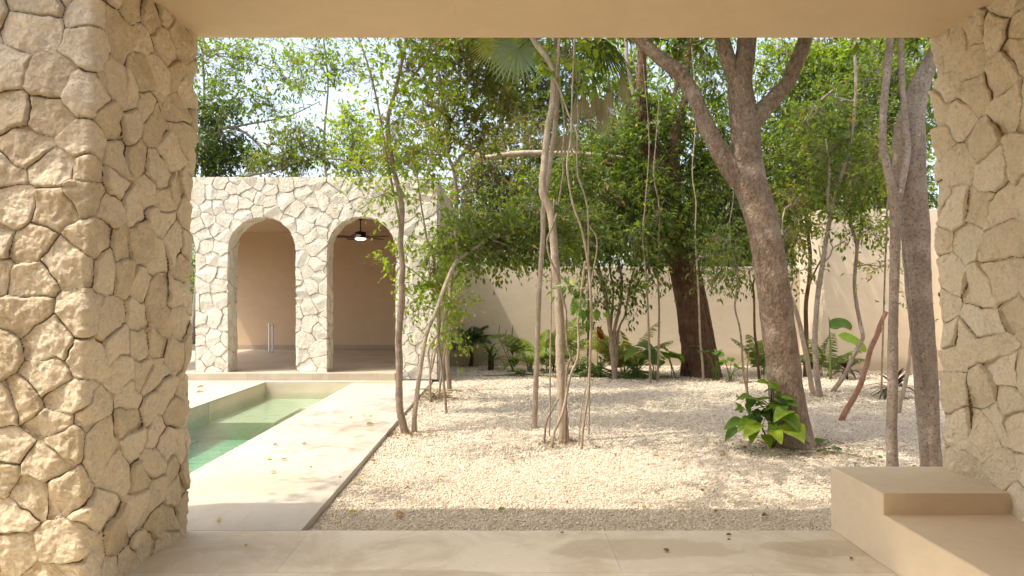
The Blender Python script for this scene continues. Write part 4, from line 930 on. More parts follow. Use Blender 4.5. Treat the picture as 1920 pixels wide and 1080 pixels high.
for args in (('dark thin stem in front of the wall just left of the massive dark trunk', (1233, 714, 12.8), '1233,718 1234,680 1235,640 1236,580 1233,500 1236,430 1235,380 1226,330 1230,260', 3.2, 2, [(1232, 400, 12.8, 26, 30, 26)], BARK_THIN),
             ('thin brown stem nearest the elephant ear leaves, with a leafless lower half', (1219, 718, 12.6), '1219,722 1219,680 1217,640 1214,560 1210,500 1205,440 1210,380', 3.4, 1.8, [(1207, 430, 12.6, 24, 34, 30)], BARK_THIN),
             ('thin pale stem standing directly in front of the massive dark trunk', (1319, 711, 13.0), '1319,716 1317,680 1313,640 1310,560 1307,500 1303,440 1305,380 1298,320', 3.4, 2, [(1340, 520, 12.9, 20, 26, 22), (1315, 480, 12.9, 24, 22, 24), (1352, 480, 12.9, 22, 26, 24)], BARK_PALE),
             ('wavy thin stem rising from the gravel to the left of the big rough trunk', (1403, 744, 10.85), '1404,748 1398,720 1394,700 1390,640 1386,610 1378,575 1383,530 1380,500 1370,460 1368,420 1375,370', 3.2, 1.8, [(1380, 500, 10.8, 26, 20, 22), (1350, 450, 10.9, 36, 30, 40)], BARK_THIN),
             ('dark thin forked stem behind the upright single leaf', (1423, 712, 13.1), '1424,716 1422,690 1420,660 1415,620 1414,560 1412,535 1418,505 1416,450 1420,400', 4, 2, [(1405, 505, 13, 24, 20, 22), (1420, 440, 13.1, 36, 34, 60)], BARK_DARK),
             ('thin dark stem behind the pale climbers at the centre of the garden', (1103, 701, 14.0), '1103,706 1103,680 1103,583 1104,520 1098,460 1102,400', 3.6, 2.2, [(1085, 480, 13.9, 30, 30, 40)], BARK_DARK),
             ('slim reddish stem doubled beside the wavy stem near the big rough trunk', (1401, 735, 11.1), '1401,742 1401,700 1404,660 1408,630', 2.4, 1.2, [], BARK_RED)):
    lab, bp, path, r0, r1, bl, bk = args
    if 'slim' not in lab:
        xx, yy = map(float, path.split()[-1].split(',')); path += ' %g,%g %g,%g' % (xx + 7, yy - 120, xx - 4, yy - 260)
    tree('sapling', lab, 'sapling', bp, [st(bp[2], path, r0, .7)], bl, LEAF_MID, bk, 50 + int(bp[0]) % 37, .085, .38, 8, .6, group='thin saplings in front of the garden wall', rough=.1, step=.06, tints=(0, .85))
# level pale limb lodged in the trees
mb = MB(); lp = [P(x, y, 14.5) for x, y in ((760, 205), (800, 235), (835, 252), (858, 264), (880, 280), (905, 295), (930, 293), (960, 289), (1000, 287), (1040, 288), (1075, 288), (1120, 292), (1200, 300))]
tube(mb, lp, [.03, .035, .055, .06, .06, .055, .062, .06, .06, .055, .045], 14, .06, .16); o = tag(mb.build('fallen_limb', BARK_PALE, None, lp[0]), 'pale bare limb lodged level among the trees behind the twisting tree', 'limb')

# ------------------------------------------------------------------ trees beyond the wall
def btree(label, px, Y, blobs, leaf, seed, lsize=.14, per=10, bark=BARK_GREY, tints=(0, 1), r=7, top=None, droop=.3, extra=(), spr=(.3, .7), name='background_tree'):
    ty = top if top is not None else min(b_[1] for b_ in blobs)
    base_y = CY + (EYE - GZ) * F / Y
    g = np.random.default_rng(seed); n = 7; pts = []
    if px > 860: blobs = [(a, b_, dy, c, d, int(n_ * 1.35)) for (a, b_, dy, c, d, n_) in blobs]
    for i in range(n):
        t = i / (n - 1); pts.append((px + g.normal(0, 7) * min(1, t * 2) + (blobs[0][0] - px) * t * .5, base_y + (ty - base_y) * t, r * (1 - .7 * t)))
    return tree(name, label, 'tree', (px, base_y, Y), [(Y, pts)] + list(extra), [(a, b_, Y + dy, c, d, n_) for (a, b_, dy, c, d, n_) in blobs], leaf, bark, seed, lsize, .45, per, droop,
                group='trees beyond the garden wall', seg=8, step=.3, twr=.008, tints=tints, spr=spr, rough=.08)
btree('dark dense tree rising above the pavilion roof nearest the left pillar', 400, 22, [(410, 255, 0, 50, 60, 200), (440, 300, 0, 45, 36, 150), (380, 300, 0, 40, 40, 120), (395, 200, 0, 40, 30, 80)], LEAF_DARK, 101, tints=(.2, 1), r=6)
btree('airy tree with twisted pale limbs spreading over the left part of the pavilion', 360, 24, [(400, 120, 0, 60, 50, 130), (470, 110, 0, 60, 45, 110), (540, 130, 0, 45, 45, 80), (440, 180, 0, 55, 40, 90), (510, 200, 0, 50, 36, 60), (360, 60, 0, 90, 60, 120), (480, 50, 1, 100, 40, 100)], LEAF_LIGHT, 102, .13, 8, BARK_GREY, (.1, .9), 6, 100,
      extra=[st(24, '340,240 372,240 400,246 430,238 462,250 500,285 532,302', 6, 2), st(24, '400,246 425,215 438,195', 4, 2), st(24, '430,240 470,232 540,218 600,190', 3, 1), st(24, '380,330 378,280 374,240', 4, 3)])
btree('low green tree peeking above the middle of the pavilion roof', 560, 21, [(530, 285, 0, 45, 34, 110), (585, 290, 0, 50, 34, 130), (560, 245, 0, 40, 30, 70), (490, 305, 0, 40, 22, 60)], LEAF_MID, 103, .12, 9, tints=(.3, 1), r=4,
      extra=[st(21, '460,330 490,325 530,316 562,303 600,298 640,299 672,310 700,330', 3, 2), st(21, '500,322 530,290 545,250', 2, 1)])
btree('yellow green narrow tree standing clear against the sky over the pavilion', 655, 23, [(655, 225, 0, 34, 34, 110), (665, 270, 0, 36, 34, 110), (640, 300, 0, 44, 26, 90), (690, 305, 0, 30, 22, 40)], LEAF_LIGHT, 104, .12, 9, tints=(.3, 1), r=4)
btree('tall bright tree with an open crown above the pavilion between sky gaps', 620, 27, [(590, 130, 0, 50, 40, 80), (640, 130, 0, 40, 36, 70), (600, 90, 0, 60, 30, 60), (640, 60, 0, 90, 30, 80), (560, 165, 0, 30, 24, 30)], LEAF_LIGHT, 105, .14, 7, tints=(.2, .95), r=4)
btree('pale leafed tree behind the pavilion right corner', 745, 19, [(720, 290, 0, 50, 34, 90), (780, 300, 0, 50, 30, 80), (740, 240, 0, 40, 36, 50), (790, 180, 1, 50, 50, 60), (820, 260, 0, 40, 40, 60)], LEAF_OLIVE, 106, .11, 8, tints=(.3, 1), r=4)
btree('olive tree behind the end of the pavilion side wall', 880, 18, [(880, 370, 0, 45, 50, 120), (930, 330, 0, 45, 45, 120), (900, 300, 0, 40, 30, 60), (960, 370, 0, 50, 50, 150), (905, 430, 0, 60, 40, 130), (1000, 260, 0, 40, 50, 90), (955, 270, 1, 40, 40, 70)], LEAF_OLIVE, 107, .11, 9, tints=(0, .95), r=5)
btree('tall leafy tree behind the fan palm crown', 990, 20, [(960, 120, 0, 60, 50, 150), (1010, 190, 0, 60, 50, 160), (940, 200, 0, 50, 50, 110), (1060, 130, 0, 50, 50, 120), (1060, 230, 0, 50, 50, 130), (900, 60, 0, 80, 40, 120), (1020, 70, 0, 90, 40, 140)], LEAF_MID, 108, .13, 10, tints=(0, .95), r=6)
btree('dense dark tree filling the gap over the garden wall at its centre', 1080, 18.5, [(1040, 330, 0, 60, 50, 170), (1100, 300, 0, 60, 50, 170), (1160, 260, 0, 60, 50, 150), (1120, 380, 0, 70, 50, 180), (1020, 400, 0, 60, 50, 150), (1180, 340, 0, 60, 60, 170), (1060, 440, 0, 90, 40, 170)], LEAF_MID, 109, .12, 10, tints=(0, .8), r=7)
btree('sunlit yellow green tree with bright leaves left of the thick left limb', 1190, 21, [(1170, 130, 0, 50, 50, 120), (1210, 180, 0, 50, 50, 120), (1150, 200, 0, 50, 50, 110), (1230, 250, 0, 50, 50, 110), (1190, 60, 1, 60, 30, 70)], LEAF_LIGHT, 110, .13, 9, tints=(.1, .95), r=6,
      extra=[st(20, '1215,440 1212,330 1192,200 1175,110 1176,40', 6, 4)])
btree('bright tree seen between the left and middle limbs of the big tree', 1310, 22, [(1300, 110, 0, 50, 50, 110), (1340, 160, 0, 50, 50, 110), (1350, 220, 0, 40, 40, 80), (1270, 220, 0, 50, 40, 80), (1320, 60, 0, 80, 30, 110), (1260, 80, 1, 50, 40, 60)], LEAF_LIGHT, 111, .13, 9, tints=(.1, .9), r=5)
btree('deep green drooping tree right behind the wall left of the big rough trunk', 1340, 17.5, [(1330, 340, 0, 60, 50, 200), (1370, 410, 0, 60, 50, 200), (1300, 430, 0, 60, 50, 190), (1350, 460, 0, 70, 34, 150), (1260, 460, 0, 60, 34, 120), (1380, 300, 0, 50, 50, 130)], LEAF_DARK, 112, .12, 10, tints=(.2, 1), r=7, droop=.6)
btree('vivid green tree right of the big rough trunk with the sun on its crown', 1500, 20, [(1460, 130, 0, 60, 50, 140), (1540, 150, 0, 60, 60, 180), (1600, 120, 0, 60, 50, 170), (1570, 220, 0, 70, 60, 220), (1490, 240, 0, 50, 60, 150), (1520, 90, 1, 80, 30, 120), (1450, 220, 0, 40, 50, 90)], LEAF_LIGHT, 113, .13, 10, tints=(0, .8), r=6,
      extra=[st(19, '1420,300 1470,270 1520,210 1560,170 1620,150', 3, 2), st(19, '1420,330 1490,290 1555,250', 2, 1)])
btree('dense green tree over the tall dappled wall', 1620, 18, [(1620, 230, 0, 60, 60, 200), (1560, 320, 0, 60, 60, 200), (1630, 330, 0, 60, 60, 200), (1500, 370, 0, 50, 60, 150), (1680, 260, 0, 50, 70, 150), (1700, 360, 0, 50, 50, 120), (1650, 150, 0, 60, 50, 140)], LEAF_MID, 114, .12, 10, tints=(0, .9), r=7)
btree('light green tree at the top right beside the terrace pillar', 1700, 22, [(1700, 130, 0, 60, 60, 180), (1650, 90, 0, 60, 40, 140), (1740, 200, 0, 60, 60, 150), (1720, 60, 0, 80, 40, 130)], LEAF_LIGHT, 115, .13, 10, tints=(0, .8), r=5)
btree('dark understorey tree low behind the wall behind the big rough trunk', 1450, 18, [(1450, 400, 0, 60, 60, 200), (1500, 440, 0, 50, 50, 150), (1410, 440, 0, 50, 44, 130), (1480, 320, 0, 50, 60, 150), (1550, 440, 0, 50, 50, 130)], LEAF_DARK, 116, .12, 10, tints=(.1, 1), r=5)
# far wood, one mass
ml = MB(); g = np.random.default_rng(77); n = 46000
nc = 420; cx = g.uniform(-24, 24, nc); cy = g.uniform(26, 38, nc); hx = cx / cy * F + CX
hmax = np.where(hx < 860, 5.5 + g.uniform(0, 2.2, nc), np.where(hx < 1330, 9.5, 12)); cz = g.uniform(.5, 1, nc) * hmax * g.uniform(.15, 1, nc)
k = g.integers(0, nc, n); p = np.column_stack([cx[k], cy[k], cz[k]]) + g.normal(0, .75, (n, 3)); p[:, 2] = np.maximum(p[:, 2], .05)
leaves(ml, p, g.normal(size=(n, 3)) + [0, 0, -.3], nrm(g.normal(0, .5, (n, 3)) + [0, 0, 1]), g.uniform(.16, .30, n), g.uniform(.08, .14, n), np.clip(g.uniform(0, .9, nc)[k] * .6 + g.uniform(0, .4, n), 0, .95))
tag(ml.build('woodland', LEAF_MID), 'hazy green wood filling the gaps far behind the garden', 'woodland', None, 'stuff')

# ------------------------------------------------------------------ ground plants
def plant(name, label, cat, px, py, fn, leafm, stemm=None, group=None, Y=None):
    Y = Y or gy(py); b = P(px, py, Y); b[2] = GZ
    r_ = empty(name, b, label, cat, group); a, s_ = MB(), MB(); g = np.random.default_rng(int(px * 7 + py)); fn(a, s_, b, g)
    if a.n: a.build('leaves', leafm, r_, b)
    if s_.n: s_.build('stem', stemm or LEAF_PALM, r_, b)
    return r_
def frond(mbl, mbs, base, az, el, L, droop, g, nl=22, ll=.2, tint=.5, lwid=.014):
    n = 12; t = np.linspace(0, 1, n + 1); e = el - droop * t ** 1.4; h = np.array([math.cos(az), math.sin(az)])
    x = np.concatenate([[0], np.cumsum(np.cos(e[:-1]) * L / n)]); z = np.concatenate([[0], np.cumsum(np.sin(e[:-1]) * L / n)])
    mid = np.column_stack([base[0] + h[0] * x, base[1] + h[1] * x, base[2] + z]); tube(mbs, mid[::3], [.006, .004, .002], 5, .1)
    tt = np.linspace(.22, 1, nl); c = np.column_stack([np.interp(tt, t, mid[:, k]) for k in range(3)])
    d = np.column_stack([h[0] * np.cos(np.interp(tt, t, e)), h[1] * np.cos(np.interp(tt, t, e)), np.sin(np.interp(tt, t, e))])
    sd = np.array([-h[1], h[0], 0.])
    for s_ in (-1, 1):
        lv = sd[None] * s_ + d * .75 + np.array([0, 0, -.35]) + g.normal(0, .10, (nl, 3))
        leaves(mbl, c, lv, np.tile([0, 0, 1.], (nl, 1)), ll * np.sin(np.pi * (tt * .75 + .2)) ** .6, lwid * np.ones(nl), np.clip(tint + g.uniform(-.15, .15, nl), 0, 1), True, curl=.35)
def f_pygmy(a, s, b, g):
    tube(s, [b, b + [.02, 0, .25], b + [.0, 0, .52]], [.05, .04, .035], 8, .05, .2)
    for k in range(26): frond(a, s, b + [0, 0, .52], g.uniform(0, 6.28), g.uniform(.1, 1.35), g.uniform(.5, .72), g.uniform(.9, 1.8), g, 20, .17, .12, .012)
plant('pygmy_palm', 'small dark feathery palm in the corner between pavilion and wall', 'palm', 883, 688, f_pygmy, LEAF_PALM, BARK_DARK)
def f_dracaena(a, s, b, g):
    for q in ((0, 0, .36), (.06, .02, .2)):
        t = b + q; tube(s, [b + [q[0], 0, 0], t], [.035, .03], 8, .05, .2)
        for k in range(16): blade(a, t, g.uniform(0, 6.28), g.uniform(.2, 1.35), g.uniform(.3, .5), .055, g.uniform(.8, 1.9), 7, 'lance', tint=g.uniform(.1, .7))
plant('dracaena', 'short stemmed plant with drooping strap leaves next to the feathery palm', 'plant', 918, 694, f_dracaena, LEAF_BROAD, BARK_DARK)
def f_heli(a, s, b, g):
    for (dx, dz, L, W, tint) in ((-.16, .62, .30, .035, .15), (-.02, .66, .34, .04, .2), (-.30, .75, .28, .03, .1)):
        tube(s, [b, b + [dx * .5, 0, dz * .5], b + [dx, 0, dz]], [.012, .008, .006], 6); blade(a, b + [dx, 0, dz], .3, 1.5, L, W * 1.6, .05, 7, 'lance', .5, tint=tint)
    for k in range(12): blade(a, b + [g.uniform(-.1, .1), 0, g.uniform(.08, .5)], g.uniform(0, 6.28), g.uniform(.0, 1.), g.uniform(.25, .42), .08, g.uniform(.8, 1.8), 7, 'lance', tint=g.uniform(.1, .7))
plant('heliconia', 'lanky plant with upright rolled leaves against the wall', 'plant', 962, 697, f_heli, LEAF_BROAD)
def f_areca(sc=1., tint=.6, n=16):
    def f(a, s, b, g):
        for k in range(n):
            az = g.uniform(0, 6.28); q = b + [math.cos(az) * .06, math.sin(az) * .06, 0]
            frond(a, s, q, az, g.uniform(.95, 1.45), g.uniform(.9, 1.35) * sc, g.uniform(.7, 1.7), g, 26, .26 * sc, tint, .018)
    return f
plant('areca_palm', 'feathery bright green palm clump between the straight stem and the twisting tree', 'palm', 1024, 697, f_areca(1.2, .7, 16), LEAF_PALM)
plant('areca_palm', 'yellowing feathery palm clump behind the many stemmed tree', 'palm', 1172, 703, f_areca(1.0, .93, 16), LEAF_PALM)
plant('areca_palm', 'thin feathery palm half hidden behind the big rough trunk', 'palm', 1432, 704, f_areca(.85, .6, 7), LEAF_PALM)
plant('areca_palm', 'wispy feathery palm between the grey stem and the leaning stem', 'palm', 1545, 706, f_areca(.8, .5, 9), LEAF_PALM)
def f_broad(n, L, W, hs, tint=(.2, .9), prof='heart', dr=(.6, 1.5), el=(.0, .9), spread=.12):
    def f(a, s, b, g):
        for k in range(n):
            az = g.uniform(0, 6.28) if n > 1 else -.4; h = g.uniform(*hs); e = b + [math.cos(az) * h * .55 + g.normal(0, .02), math.sin(az) * h * .4, h]
            tube(s, [b + [g.normal(0, spread * .3), 0, 0], b + (e - b) * [.4, .4, .65], e], [.009, .007, .005], 6, .06)
            blade(a, e, az + g.normal(0, .4), g.uniform(*el), L * g.uniform(.75, 1.15), W * g.uniform(.8, 1.15), g.uniform(*dr), 8, prof, .22, g.normal(0, .25), tint=g.uniform(*tint))
    return f
plant('broad_leaf_plant', 'clump of bright broad leaves left of the straight palm stem', 'plant', 993, 698, f_broad(9, .34, .17, (.12, .45), (.55, 1), 'lance'), LEAF_BROAD)
plant('low_shrub', 'low bluish green shrub at the foot of the many stemmed tree', 'shrub', 1120, 708, f_broad(60, .14, .05, (.05, .42), (0, .45), 'lance', spread=1.2), LEAF_BROAD)
plant('low_shrub', 'low dark green shrub right of the many stemmed tree', 'shrub', 1192, 710, f_broad(46, .13, .05, (.05, .36), (0, .4), 'lance', spread=1.2), LEAF_BROAD)
plant('low_shrub', 'small dark leafy shrub just right of the twisting tree trunk', 'shrub', 1086, 702, f_broad(34, .13, .05, (.05, .34), (0, .4), 'lance', spread=1.), LEAF_BROAD)
plant('low_shrub', 'trailing low green shrub left of the twisting tree near the wall', 'shrub', 972, 706, f_broad(16, .12, .06, (.04, .14), (.1, .6), 'lance', spread=2.), LEAF_BROAD)
plant('elephant_ear', 'plant with large drooping heart shaped leaves around the thin brown stems', 'plant', 1228, 712, f_broad(8, .44, .26, (.28, .62), (.35, .85), 'heart', (.9, 1.7), (-.3, .6)), LEAF_BROAD)
plant('elephant_ear', 'single stemmed young plant with one round leaf left of the massive dark trunk', 'plant', 1262, 708, f_broad(3, .30, .22, (.35, .62), (.5, .8), 'heart'), LEAF_BROAD)
plant('elephant_ear', 'climbing dark heart shaped leaves on the right foot of the massive dark trunk', 'plant', 1343, 713, f_broad(7, .26, .17, (.15, .7), (.05, .45), 'heart'), LEAF_BROAD)
plant('elephant_ear', 'small plant with a pale green leaf between the dark trunk and the wavy stem', 'plant', 1368, 717, f_broad(6, .26, .15, (.2, .5), (.3, 1.), 'heart'), LEAF_BROAD)
plant('upright_leaf', 'single upright dark green leaf standing left of the big rough trunk', 'plant', 1430, 713, f_broad(1, .36, .13, (.08, .1), (.05, .1), 'lance', (.1, .2), (1.45, 1.5)), LEAF_BROAD)
def f_cordy(n, L, W=.04, tints=(0, .9)):
    def f(a, s, b, g):
        h = L * .45; tube(s, [b, b + [.01, 0, h]], [.02, .015], 8, .05, .2)
        for k in range(n): blade(a, b + [0, 0, h * g.uniform(.5, 1.05)], g.uniform(0, 6.28), g.uniform(-.1, 1.35), L * g.uniform(.7, 1.1), W, g.uniform(.5, 1.6), 7, 'lance', tint=g.uniform(*tints))
    return f
plant('cordyline', 'maroon strap leaved plant beside the massive dark trunk', 'plant', 1290, 705, f_cordy(26, .34, .035), LEAF_MAROON, BARK_DARK)
plant('cordyline', 'dark spiky plant in front of the tall wall behind the leaning stem', 'plant', 1588, 712, f_cordy(34, .42, .05), LEAF_MAROON, BARK_DARK)
plant('cordyline', 'dark spiky plant behind the young forked grey tree', 'plant', 1676, 738, f_cordy(30, .48, .055), LEAF_MAROON, BARK_DARK, Y=10.6)
plant('cordyline', 'small purple leaved plant just left of the twisting tree', 'plant', 1037, 697, f_cordy(12, .32, .04, (0, .5)), LEAF_MAROON, BARK_DARK)
def f_banana(a, s, b, g):
    tube(s, [b, b + [0, 0, .6], b + [-.02, 0, 1.0]], [.03, .02, .012], 8)
    blade(a, b + [-.02, 0, 1.0], .1, .6, .52, .22, 1.9, 10, 'banana', .25, 1.1, tint=.2); blade(a, b + [.12, -.05, .86], -.2, -.2, .62, .18, 1.0, 10, 'banana', .15, 1.1, tint=.75)
    blade(a, b + [-.02, 0, 1.0], 2., 1.5, .22, .04, .1, 6, 'lance', .6, tint=.4)
plant('banana_plant', 'young banana plant with two broad leaves before the tall wall', 'plant', 1557, 712, f_banana, LEAF_BROAD)
plant('red_leaf_plant', 'slender plant holding one folded orange red leaf above the low shrub', 'plant', 1120, 705, lambda a, s, b, g: (tube(s, [b, b + [0, 0, .55], b + [.0, 0, .86]], [.008, .006, .004], 6),
      blade(a, b + [0.0, 0, 1.0], 0., -1.35, .34, .16, .1, 8, 'lance', .7, 1.1, tint=.4), blade(a, b + [0.03, 0, .92], .6, -1.2, .26, .12, .1, 8, 'lance', .7, .6, tint=.8)), LEAF_RED)
# hero plant by the big tree
hb = P(1447, 826, 7.1); hb[2] = GZ
hero = empty('broad_leaf_bush', hb, 'lush plant with glossy lime green leaves in front of the big rough trunk', 'plant')
hl, hs_ = MB(), MB(); g = np.random.default_rng(9); HY = 7.05
main = [P(1449, 828, 7.1), P(1447, 790, 7.1), P(1445, 760, 7.08), P(1448, 730, 7.05)]
main[0][2] = GZ - .02; tube(hs_, main, [.014, .012, .010, .008], 8, .03, .2); tube(hs_, [main[0], P(1425, 795, 7.0), P(1410, 770, 6.98)], [.011, .008, .006], 6, .03, .2); tube(hs_, [main[0], P(1465, 800, 7.0), P(1478, 770, 7.0)], [.011, .008, .006], 6, .03, .2)
# (attach px, tip px, depth at attach, depth offset of the tip, width px, tint)
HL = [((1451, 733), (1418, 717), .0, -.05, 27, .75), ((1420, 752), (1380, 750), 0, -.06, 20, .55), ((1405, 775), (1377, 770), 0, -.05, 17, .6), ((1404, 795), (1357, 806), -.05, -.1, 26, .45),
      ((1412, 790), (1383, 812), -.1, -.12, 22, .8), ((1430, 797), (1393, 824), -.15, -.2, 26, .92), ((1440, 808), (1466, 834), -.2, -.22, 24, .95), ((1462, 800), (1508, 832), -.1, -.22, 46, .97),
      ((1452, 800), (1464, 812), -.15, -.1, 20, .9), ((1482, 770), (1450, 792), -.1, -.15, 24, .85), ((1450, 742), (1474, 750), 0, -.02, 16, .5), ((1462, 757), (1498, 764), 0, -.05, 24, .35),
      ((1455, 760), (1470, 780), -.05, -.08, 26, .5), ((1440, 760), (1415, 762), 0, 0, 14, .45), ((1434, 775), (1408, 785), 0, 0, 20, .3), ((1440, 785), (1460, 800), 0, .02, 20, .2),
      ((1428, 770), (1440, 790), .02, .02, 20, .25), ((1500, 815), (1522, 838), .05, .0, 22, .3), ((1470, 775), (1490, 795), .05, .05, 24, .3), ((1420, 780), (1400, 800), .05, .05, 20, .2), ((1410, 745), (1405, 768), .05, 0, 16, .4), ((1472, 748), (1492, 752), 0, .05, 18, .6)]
def leaf_between(mbl, p0, p1, W, tint, g, arch=.12, n=9):
    d = p1 - p0; L = np.linalg.norm(d); d = d / L; t = np.linspace(0, 1, n + 1)
    side = nrm(np.cross(d, [0, -.35, 1.])); up_ = np.cross(side, d)
    mid = p0 + d[None] * (t * L)[:, None] + up_[None] * (np.sin(np.pi * t) * L * arch)[:, None]
    w = np.interp(t, [0, .07, .22, .42, .62, .82, .94, 1], [.30, .72, 1., .98, .78, .44, .16, 0]) * W / 2
    wv = np.sin(t * 11 + g.uniform(0, 6)) * W * .03
    rows = [mid + side[None] * (w * k)[:, None] + up_[None] * (np.abs(k) * w * .30 + wv * k)[:, None] for k in (-1, -.5, 0, .5, 1)]
    V = np.stack(rows, 1).reshape(-1, 3); i = np.arange(n)[:, None] * 5; j = np.arange(4)[None]
    mbl.add(V, np.stack([i + j, i + j + 1, i + j + 6, i + j + 5], -1).reshape(-1, 4), tint)
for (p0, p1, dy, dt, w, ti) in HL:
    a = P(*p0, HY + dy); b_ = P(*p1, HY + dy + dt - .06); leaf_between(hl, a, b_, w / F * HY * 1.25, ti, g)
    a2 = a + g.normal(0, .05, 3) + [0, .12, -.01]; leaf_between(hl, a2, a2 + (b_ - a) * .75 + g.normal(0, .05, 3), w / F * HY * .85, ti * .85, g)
    k = main[1 + int(g.integers(0, 2))]; tube(hs_, [k, (k + a) / 2 + [0, 0, .02], a], [.006, .005, .004], 5, .04)
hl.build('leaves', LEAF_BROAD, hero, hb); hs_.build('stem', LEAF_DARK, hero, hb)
# creeping vine on the gravel
vb = P(1525, 840, 6.95); vb[2] = GZ
vine = empty('creeping_vine', vb, 'creeping vine with small round leaves trailing over the gravel towards the bench', 'vine'); a, s_ = MB(), MB()
vp = [P(x, y, gy(y)) + [0, 0, .025] for x, y in ((1500, 838), (1525, 846), (1550, 850), (1580, 855), (1605, 860), (1630, 865), (1655, 872))]
tube(s_, vp, [.005, .004, .003], 6, .05)
for (x, y, sz) in ((1530, 836, .11), (1549, 848, .09), (1571, 850, .085), (1600, 854, .085), (1630, 868, .05), (1540, 852, .06), (1652, 866, .05), (1515, 838, .12)):
    p = P(x, y, gy(y)); p[2] = GZ + .035
    for q in range(2): blade(a, p + g.normal(0, .012, 3) * [1, 1, .2], g.uniform(0, 6.28), .45, sz * g.uniform(.8, 1.1), sz * .95, .5, 6, 'heart', .1, tint=g.uniform(.3, .7))
a.build('leaves', LEAF_BROAD, vine, vb); s_.build('stem', BARK_THIN, vine, vb)
# dry palm boot heap at the deck corner
db = P(820, 748, gy(748)); db[2] = GZ; mb = MB(); g = np.random.default_rng(4)
for k in range(46):
    az = g.uniform(0, 6.28); q = db + [g.normal(0, .10), g.normal(0, .09), g.uniform(.01, .13)]
    blade(mb, q, az, g.uniform(-.5, .5), g.uniform(.12, .30), g.uniform(.02, .05), g.uniform(.2, 1.1), 5, 'lance', .5, g.normal(0, .6), tint=g.uniform(.1, 1))
for (dx, dy, az, L) in ((-.05, 0, 2.9, .42), (-.08, .05, 3.3, .36), (.05, -.02, -.2, .40), (0, .05, 2.5, .36)): blade(mb, db + [dx, dy, .13], az, .12, L, .05, .5, 6, 'lance', .5, tint=.75)
tag(mb.build('dry_frond_heap', LEAF_DRY, None, db), 'heap of dry curled palm fronds at the far corner of the deck', 'dry leaves')

# fallen leaves that show one by one
def fallen(px, py, sz, tint, z, lab, grp):
    Y = gy(py, z); p = P(px, py, Y); p[2] = z + .004; mb = MB(); az = rnd.uniform(0, 6.28)
    leaf_between(mb, p + [0, 0, .004], p + np.array([math.cos(az) * sz, math.sin(az) * sz, .006]), sz * .55, tint, np.random.default_rng(int(px)), .10, 5)
    tag(mb.build('fallen_leaf', LEAF_FALLEN, None, p), lab, 'leaf', grp)
gd, gg, gt = 'fallen leaves on the pool deck', 'fallen leaves on the gravel', 'fallen leaves on the terrace floor'
for px, py, sz, ti, lab in ((505, 863, .07, .72, 'yellow curled fallen leaf on the deck, left one of a pair by the cover plate'), (529, 864, .06, .4, 'brown curled fallen leaf on the deck beside a yellow one'), (522, 835, .07, .25, 'dark brown fallen leaf on the deck beyond the square cover plate'),
                            (567, 834, .05, .3, 'small brown fallen leaf alone in the middle of the deck'), (518, 887, .06, .7, 'yellow fallen leaf on the deck, nearest of those around the cover plate'), (660, 784, .07, .62, 'pale tan fallen leaf beside the round lid'),
                            (679, 779, .05, .6, 'small tan fallen leaf to the right of the round lid'), (698, 781, .05, .55, 'small fallen leaf on the deck nearest the slender tree'), (687, 797, .09, .35, 'largest brown fallen leaf on the deck by the slender tree'),
                            (414, 978, .05, .75, 'small yellow fallen leaf on the deck close to the left pillar foot'), (370, 727, .12, .15, 'dark fallen leaf on the deck across the pool, farther one'), (368, 737, .12, .2, 'dark fallen leaf on the deck across the pool, nearer one'), (585, 878, .03, .1, 'tiny dark fallen leaf in the deck centre'), (636, 894, .04, .4, 'tiny brown fallen leaf near the deck kerb')):
    fallen(px, py, sz, ti, -.006, lab, gd)
for px, py, sz, ti, lab in ((935, 960, .075, 1., 'green fallen leaf on the gravel near the terrace edge'), (903, 960, .05, .95, 'small olive fallen leaf on the gravel beside a larger green one'), (670, 962, .08, .9, 'olive green fallen leaf on the gravel near the kerb end'), (741, 966, .08, .35, 'reddish brown fallen leaf on the gravel by the terrace'),
                            (678, 902, .06, .75, 'pale yellow fallen leaf on the gravel near the kerb'), (703, 867, .08, .2, 'dark red fallen leaf on the gravel beside the kerb'), (768, 829, .06, .95, 'small green fallen leaf in front of the slender tree foot'), (770, 779, .10, .62, 'orange yellow fallen leaf between the two slender stems'),
                            (1223, 851, .08, .45, 'orange brown fallen leaf alone on the gravel centre'), (1358, 852, .09, .42, 'orange brown fallen leaf on the gravel before the lime green plant'), (1418, 940, .05, .8, 'yellow fallen leaf on the gravel near the bench'), (1340, 962, .05, .3, 'brown curled fallen leaf on the gravel near the terrace edge'),
                            (1210, 955, .05, .85, 'pale yellow fallen leaf close to the terrace edge'), (1272, 953, .05, .8, 'narrow yellow fallen leaf close to the terrace edge'), (1316, 923, .06, .1, 'dark twisted fallen leaf on the middle of the gravel'), (1440, 968, .07, .1, 'dark fallen leaf in the gravel at the bench corner'),
                            (1115, 862, .05, .8, 'small tan fallen leaf in front of the pale climber')):
    fallen(px, py, sz, ti, GZ + .016, lab, gg)
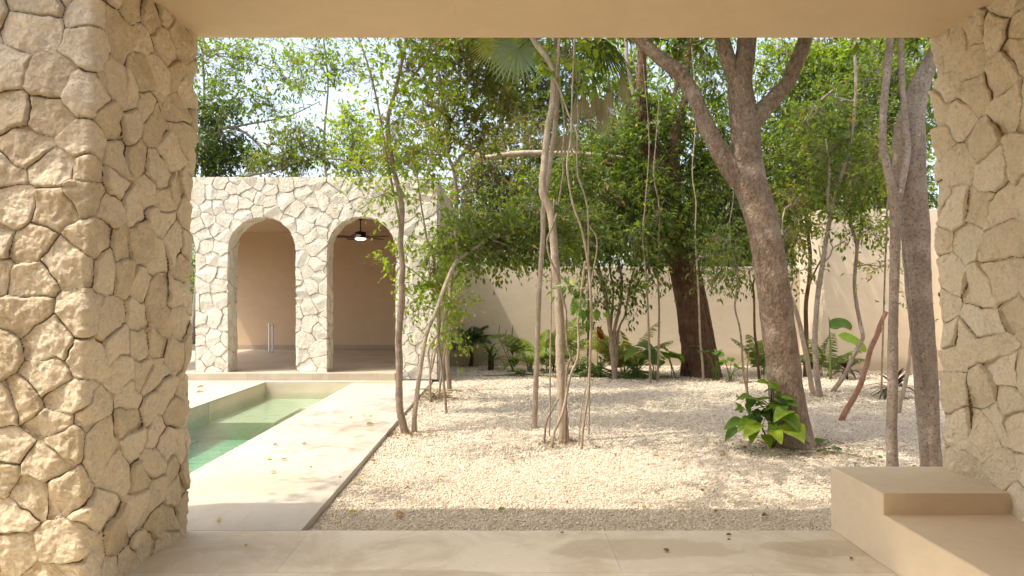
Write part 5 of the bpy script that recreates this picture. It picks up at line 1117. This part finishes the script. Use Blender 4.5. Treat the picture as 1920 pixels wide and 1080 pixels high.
for px, py, sz, ti, lab in ((1254, 1036, .042, .05, 'round dark fallen leaf on the damp patch of the terrace floor'), (1372, 1005, .045, .12, 'dark fallen leaf at the terrace edge'), (1364, 1015, .03, .2, 'tiny brown fallen leaf just below a larger dark one'), (1051, 1002, .028, .1, 'small dark fallen leaf at the terrace edge centre'), (459, 1027, .035, .55, 'tan curled fallen leaf on the terrace near the left pillar'),
                            (1595, 1047, .045, .1, 'dark square fallen leaf on the floor by the bench foot')):
    fallen(px, py, sz, ti, .0, lab, gt)

# ------------------------------------------------------------------ camera, light, sky
cam = bpy.data.objects.new('camera', bpy.data.cameras.new('camera')); C.objects.link(cam)
cam.location = (0, 0, EYE); cam.rotation_euler = (math.radians(90), 0, 0); cam.data.lens = 24; cam.data.sensor_width = 36
cam.data.shift_x = 15 / 1920; cam.data.shift_y = 20 / 1920; cam.data.clip_end = 900; bpy.context.scene.camera = cam
SD = Vector((.50, .17, -1)).normalized()
sun = bpy.data.objects.new('sun', bpy.data.lights.new('sun', 'SUN')); C.objects.link(sun)
sun.data.energy = 1.7; sun.data.angle = math.radians(.53); sun.data.color = (1, .94, .84)
sun.rotation_euler = SD.to_track_quat('-Z', 'Y').to_euler(); sun.location = (-6, -2, 12)
w = bpy.data.worlds.new('World'); bpy.context.scene.world = w; w.use_nodes = True; nt = w.node_tree
bg = nt.nodes['Background']; sky = nt.nodes.new('ShaderNodeTexSky'); sky.sky_type = 'NISHITA'; sky.sun_disc = False
sky.sun_elevation = math.asin(-SD.z); sky.sun_rotation = math.atan2(-SD.x, -SD.y); sky.air_density = 1.0; sky.dust_density = 4.; sky.ozone_density = 1.
hs = nt.nodes.new('ShaderNodeHueSaturation'); hs.inputs['Saturation'].default_value = .75; nt.links.new(sky.outputs[0], hs.inputs['Color']); nt.links.new(hs.outputs[0], bg.inputs[0]); bg.inputs[1].default_value = .15
sc = bpy.context.scene
sc.view_settings.view_transform = 'Standard'; sc.view_settings.look = 'None'; sc.view_settings.gamma = 1; sc.view_settings.exposure = 1.48
sc.view_settings.use_white_balance = True; sc.view_settings.white_balance_temperature = 6900; sc.view_settings.white_balance_tint = 8
sc.cycles.max_bounces = 8; sc.cycles.diffuse_bounces = 5; sc.cycles.transparent_max_bounces = 12; sc.cycles.use_adaptive_sampling = True; sc.cycles.adaptive_threshold = .02
sc.cycles.use_denoising = True; sc.cycles.sample_clamp_indirect = 6
try: sc.cycles.denoiser = 'OPENIMAGEDENOISE'
except Exception: pass
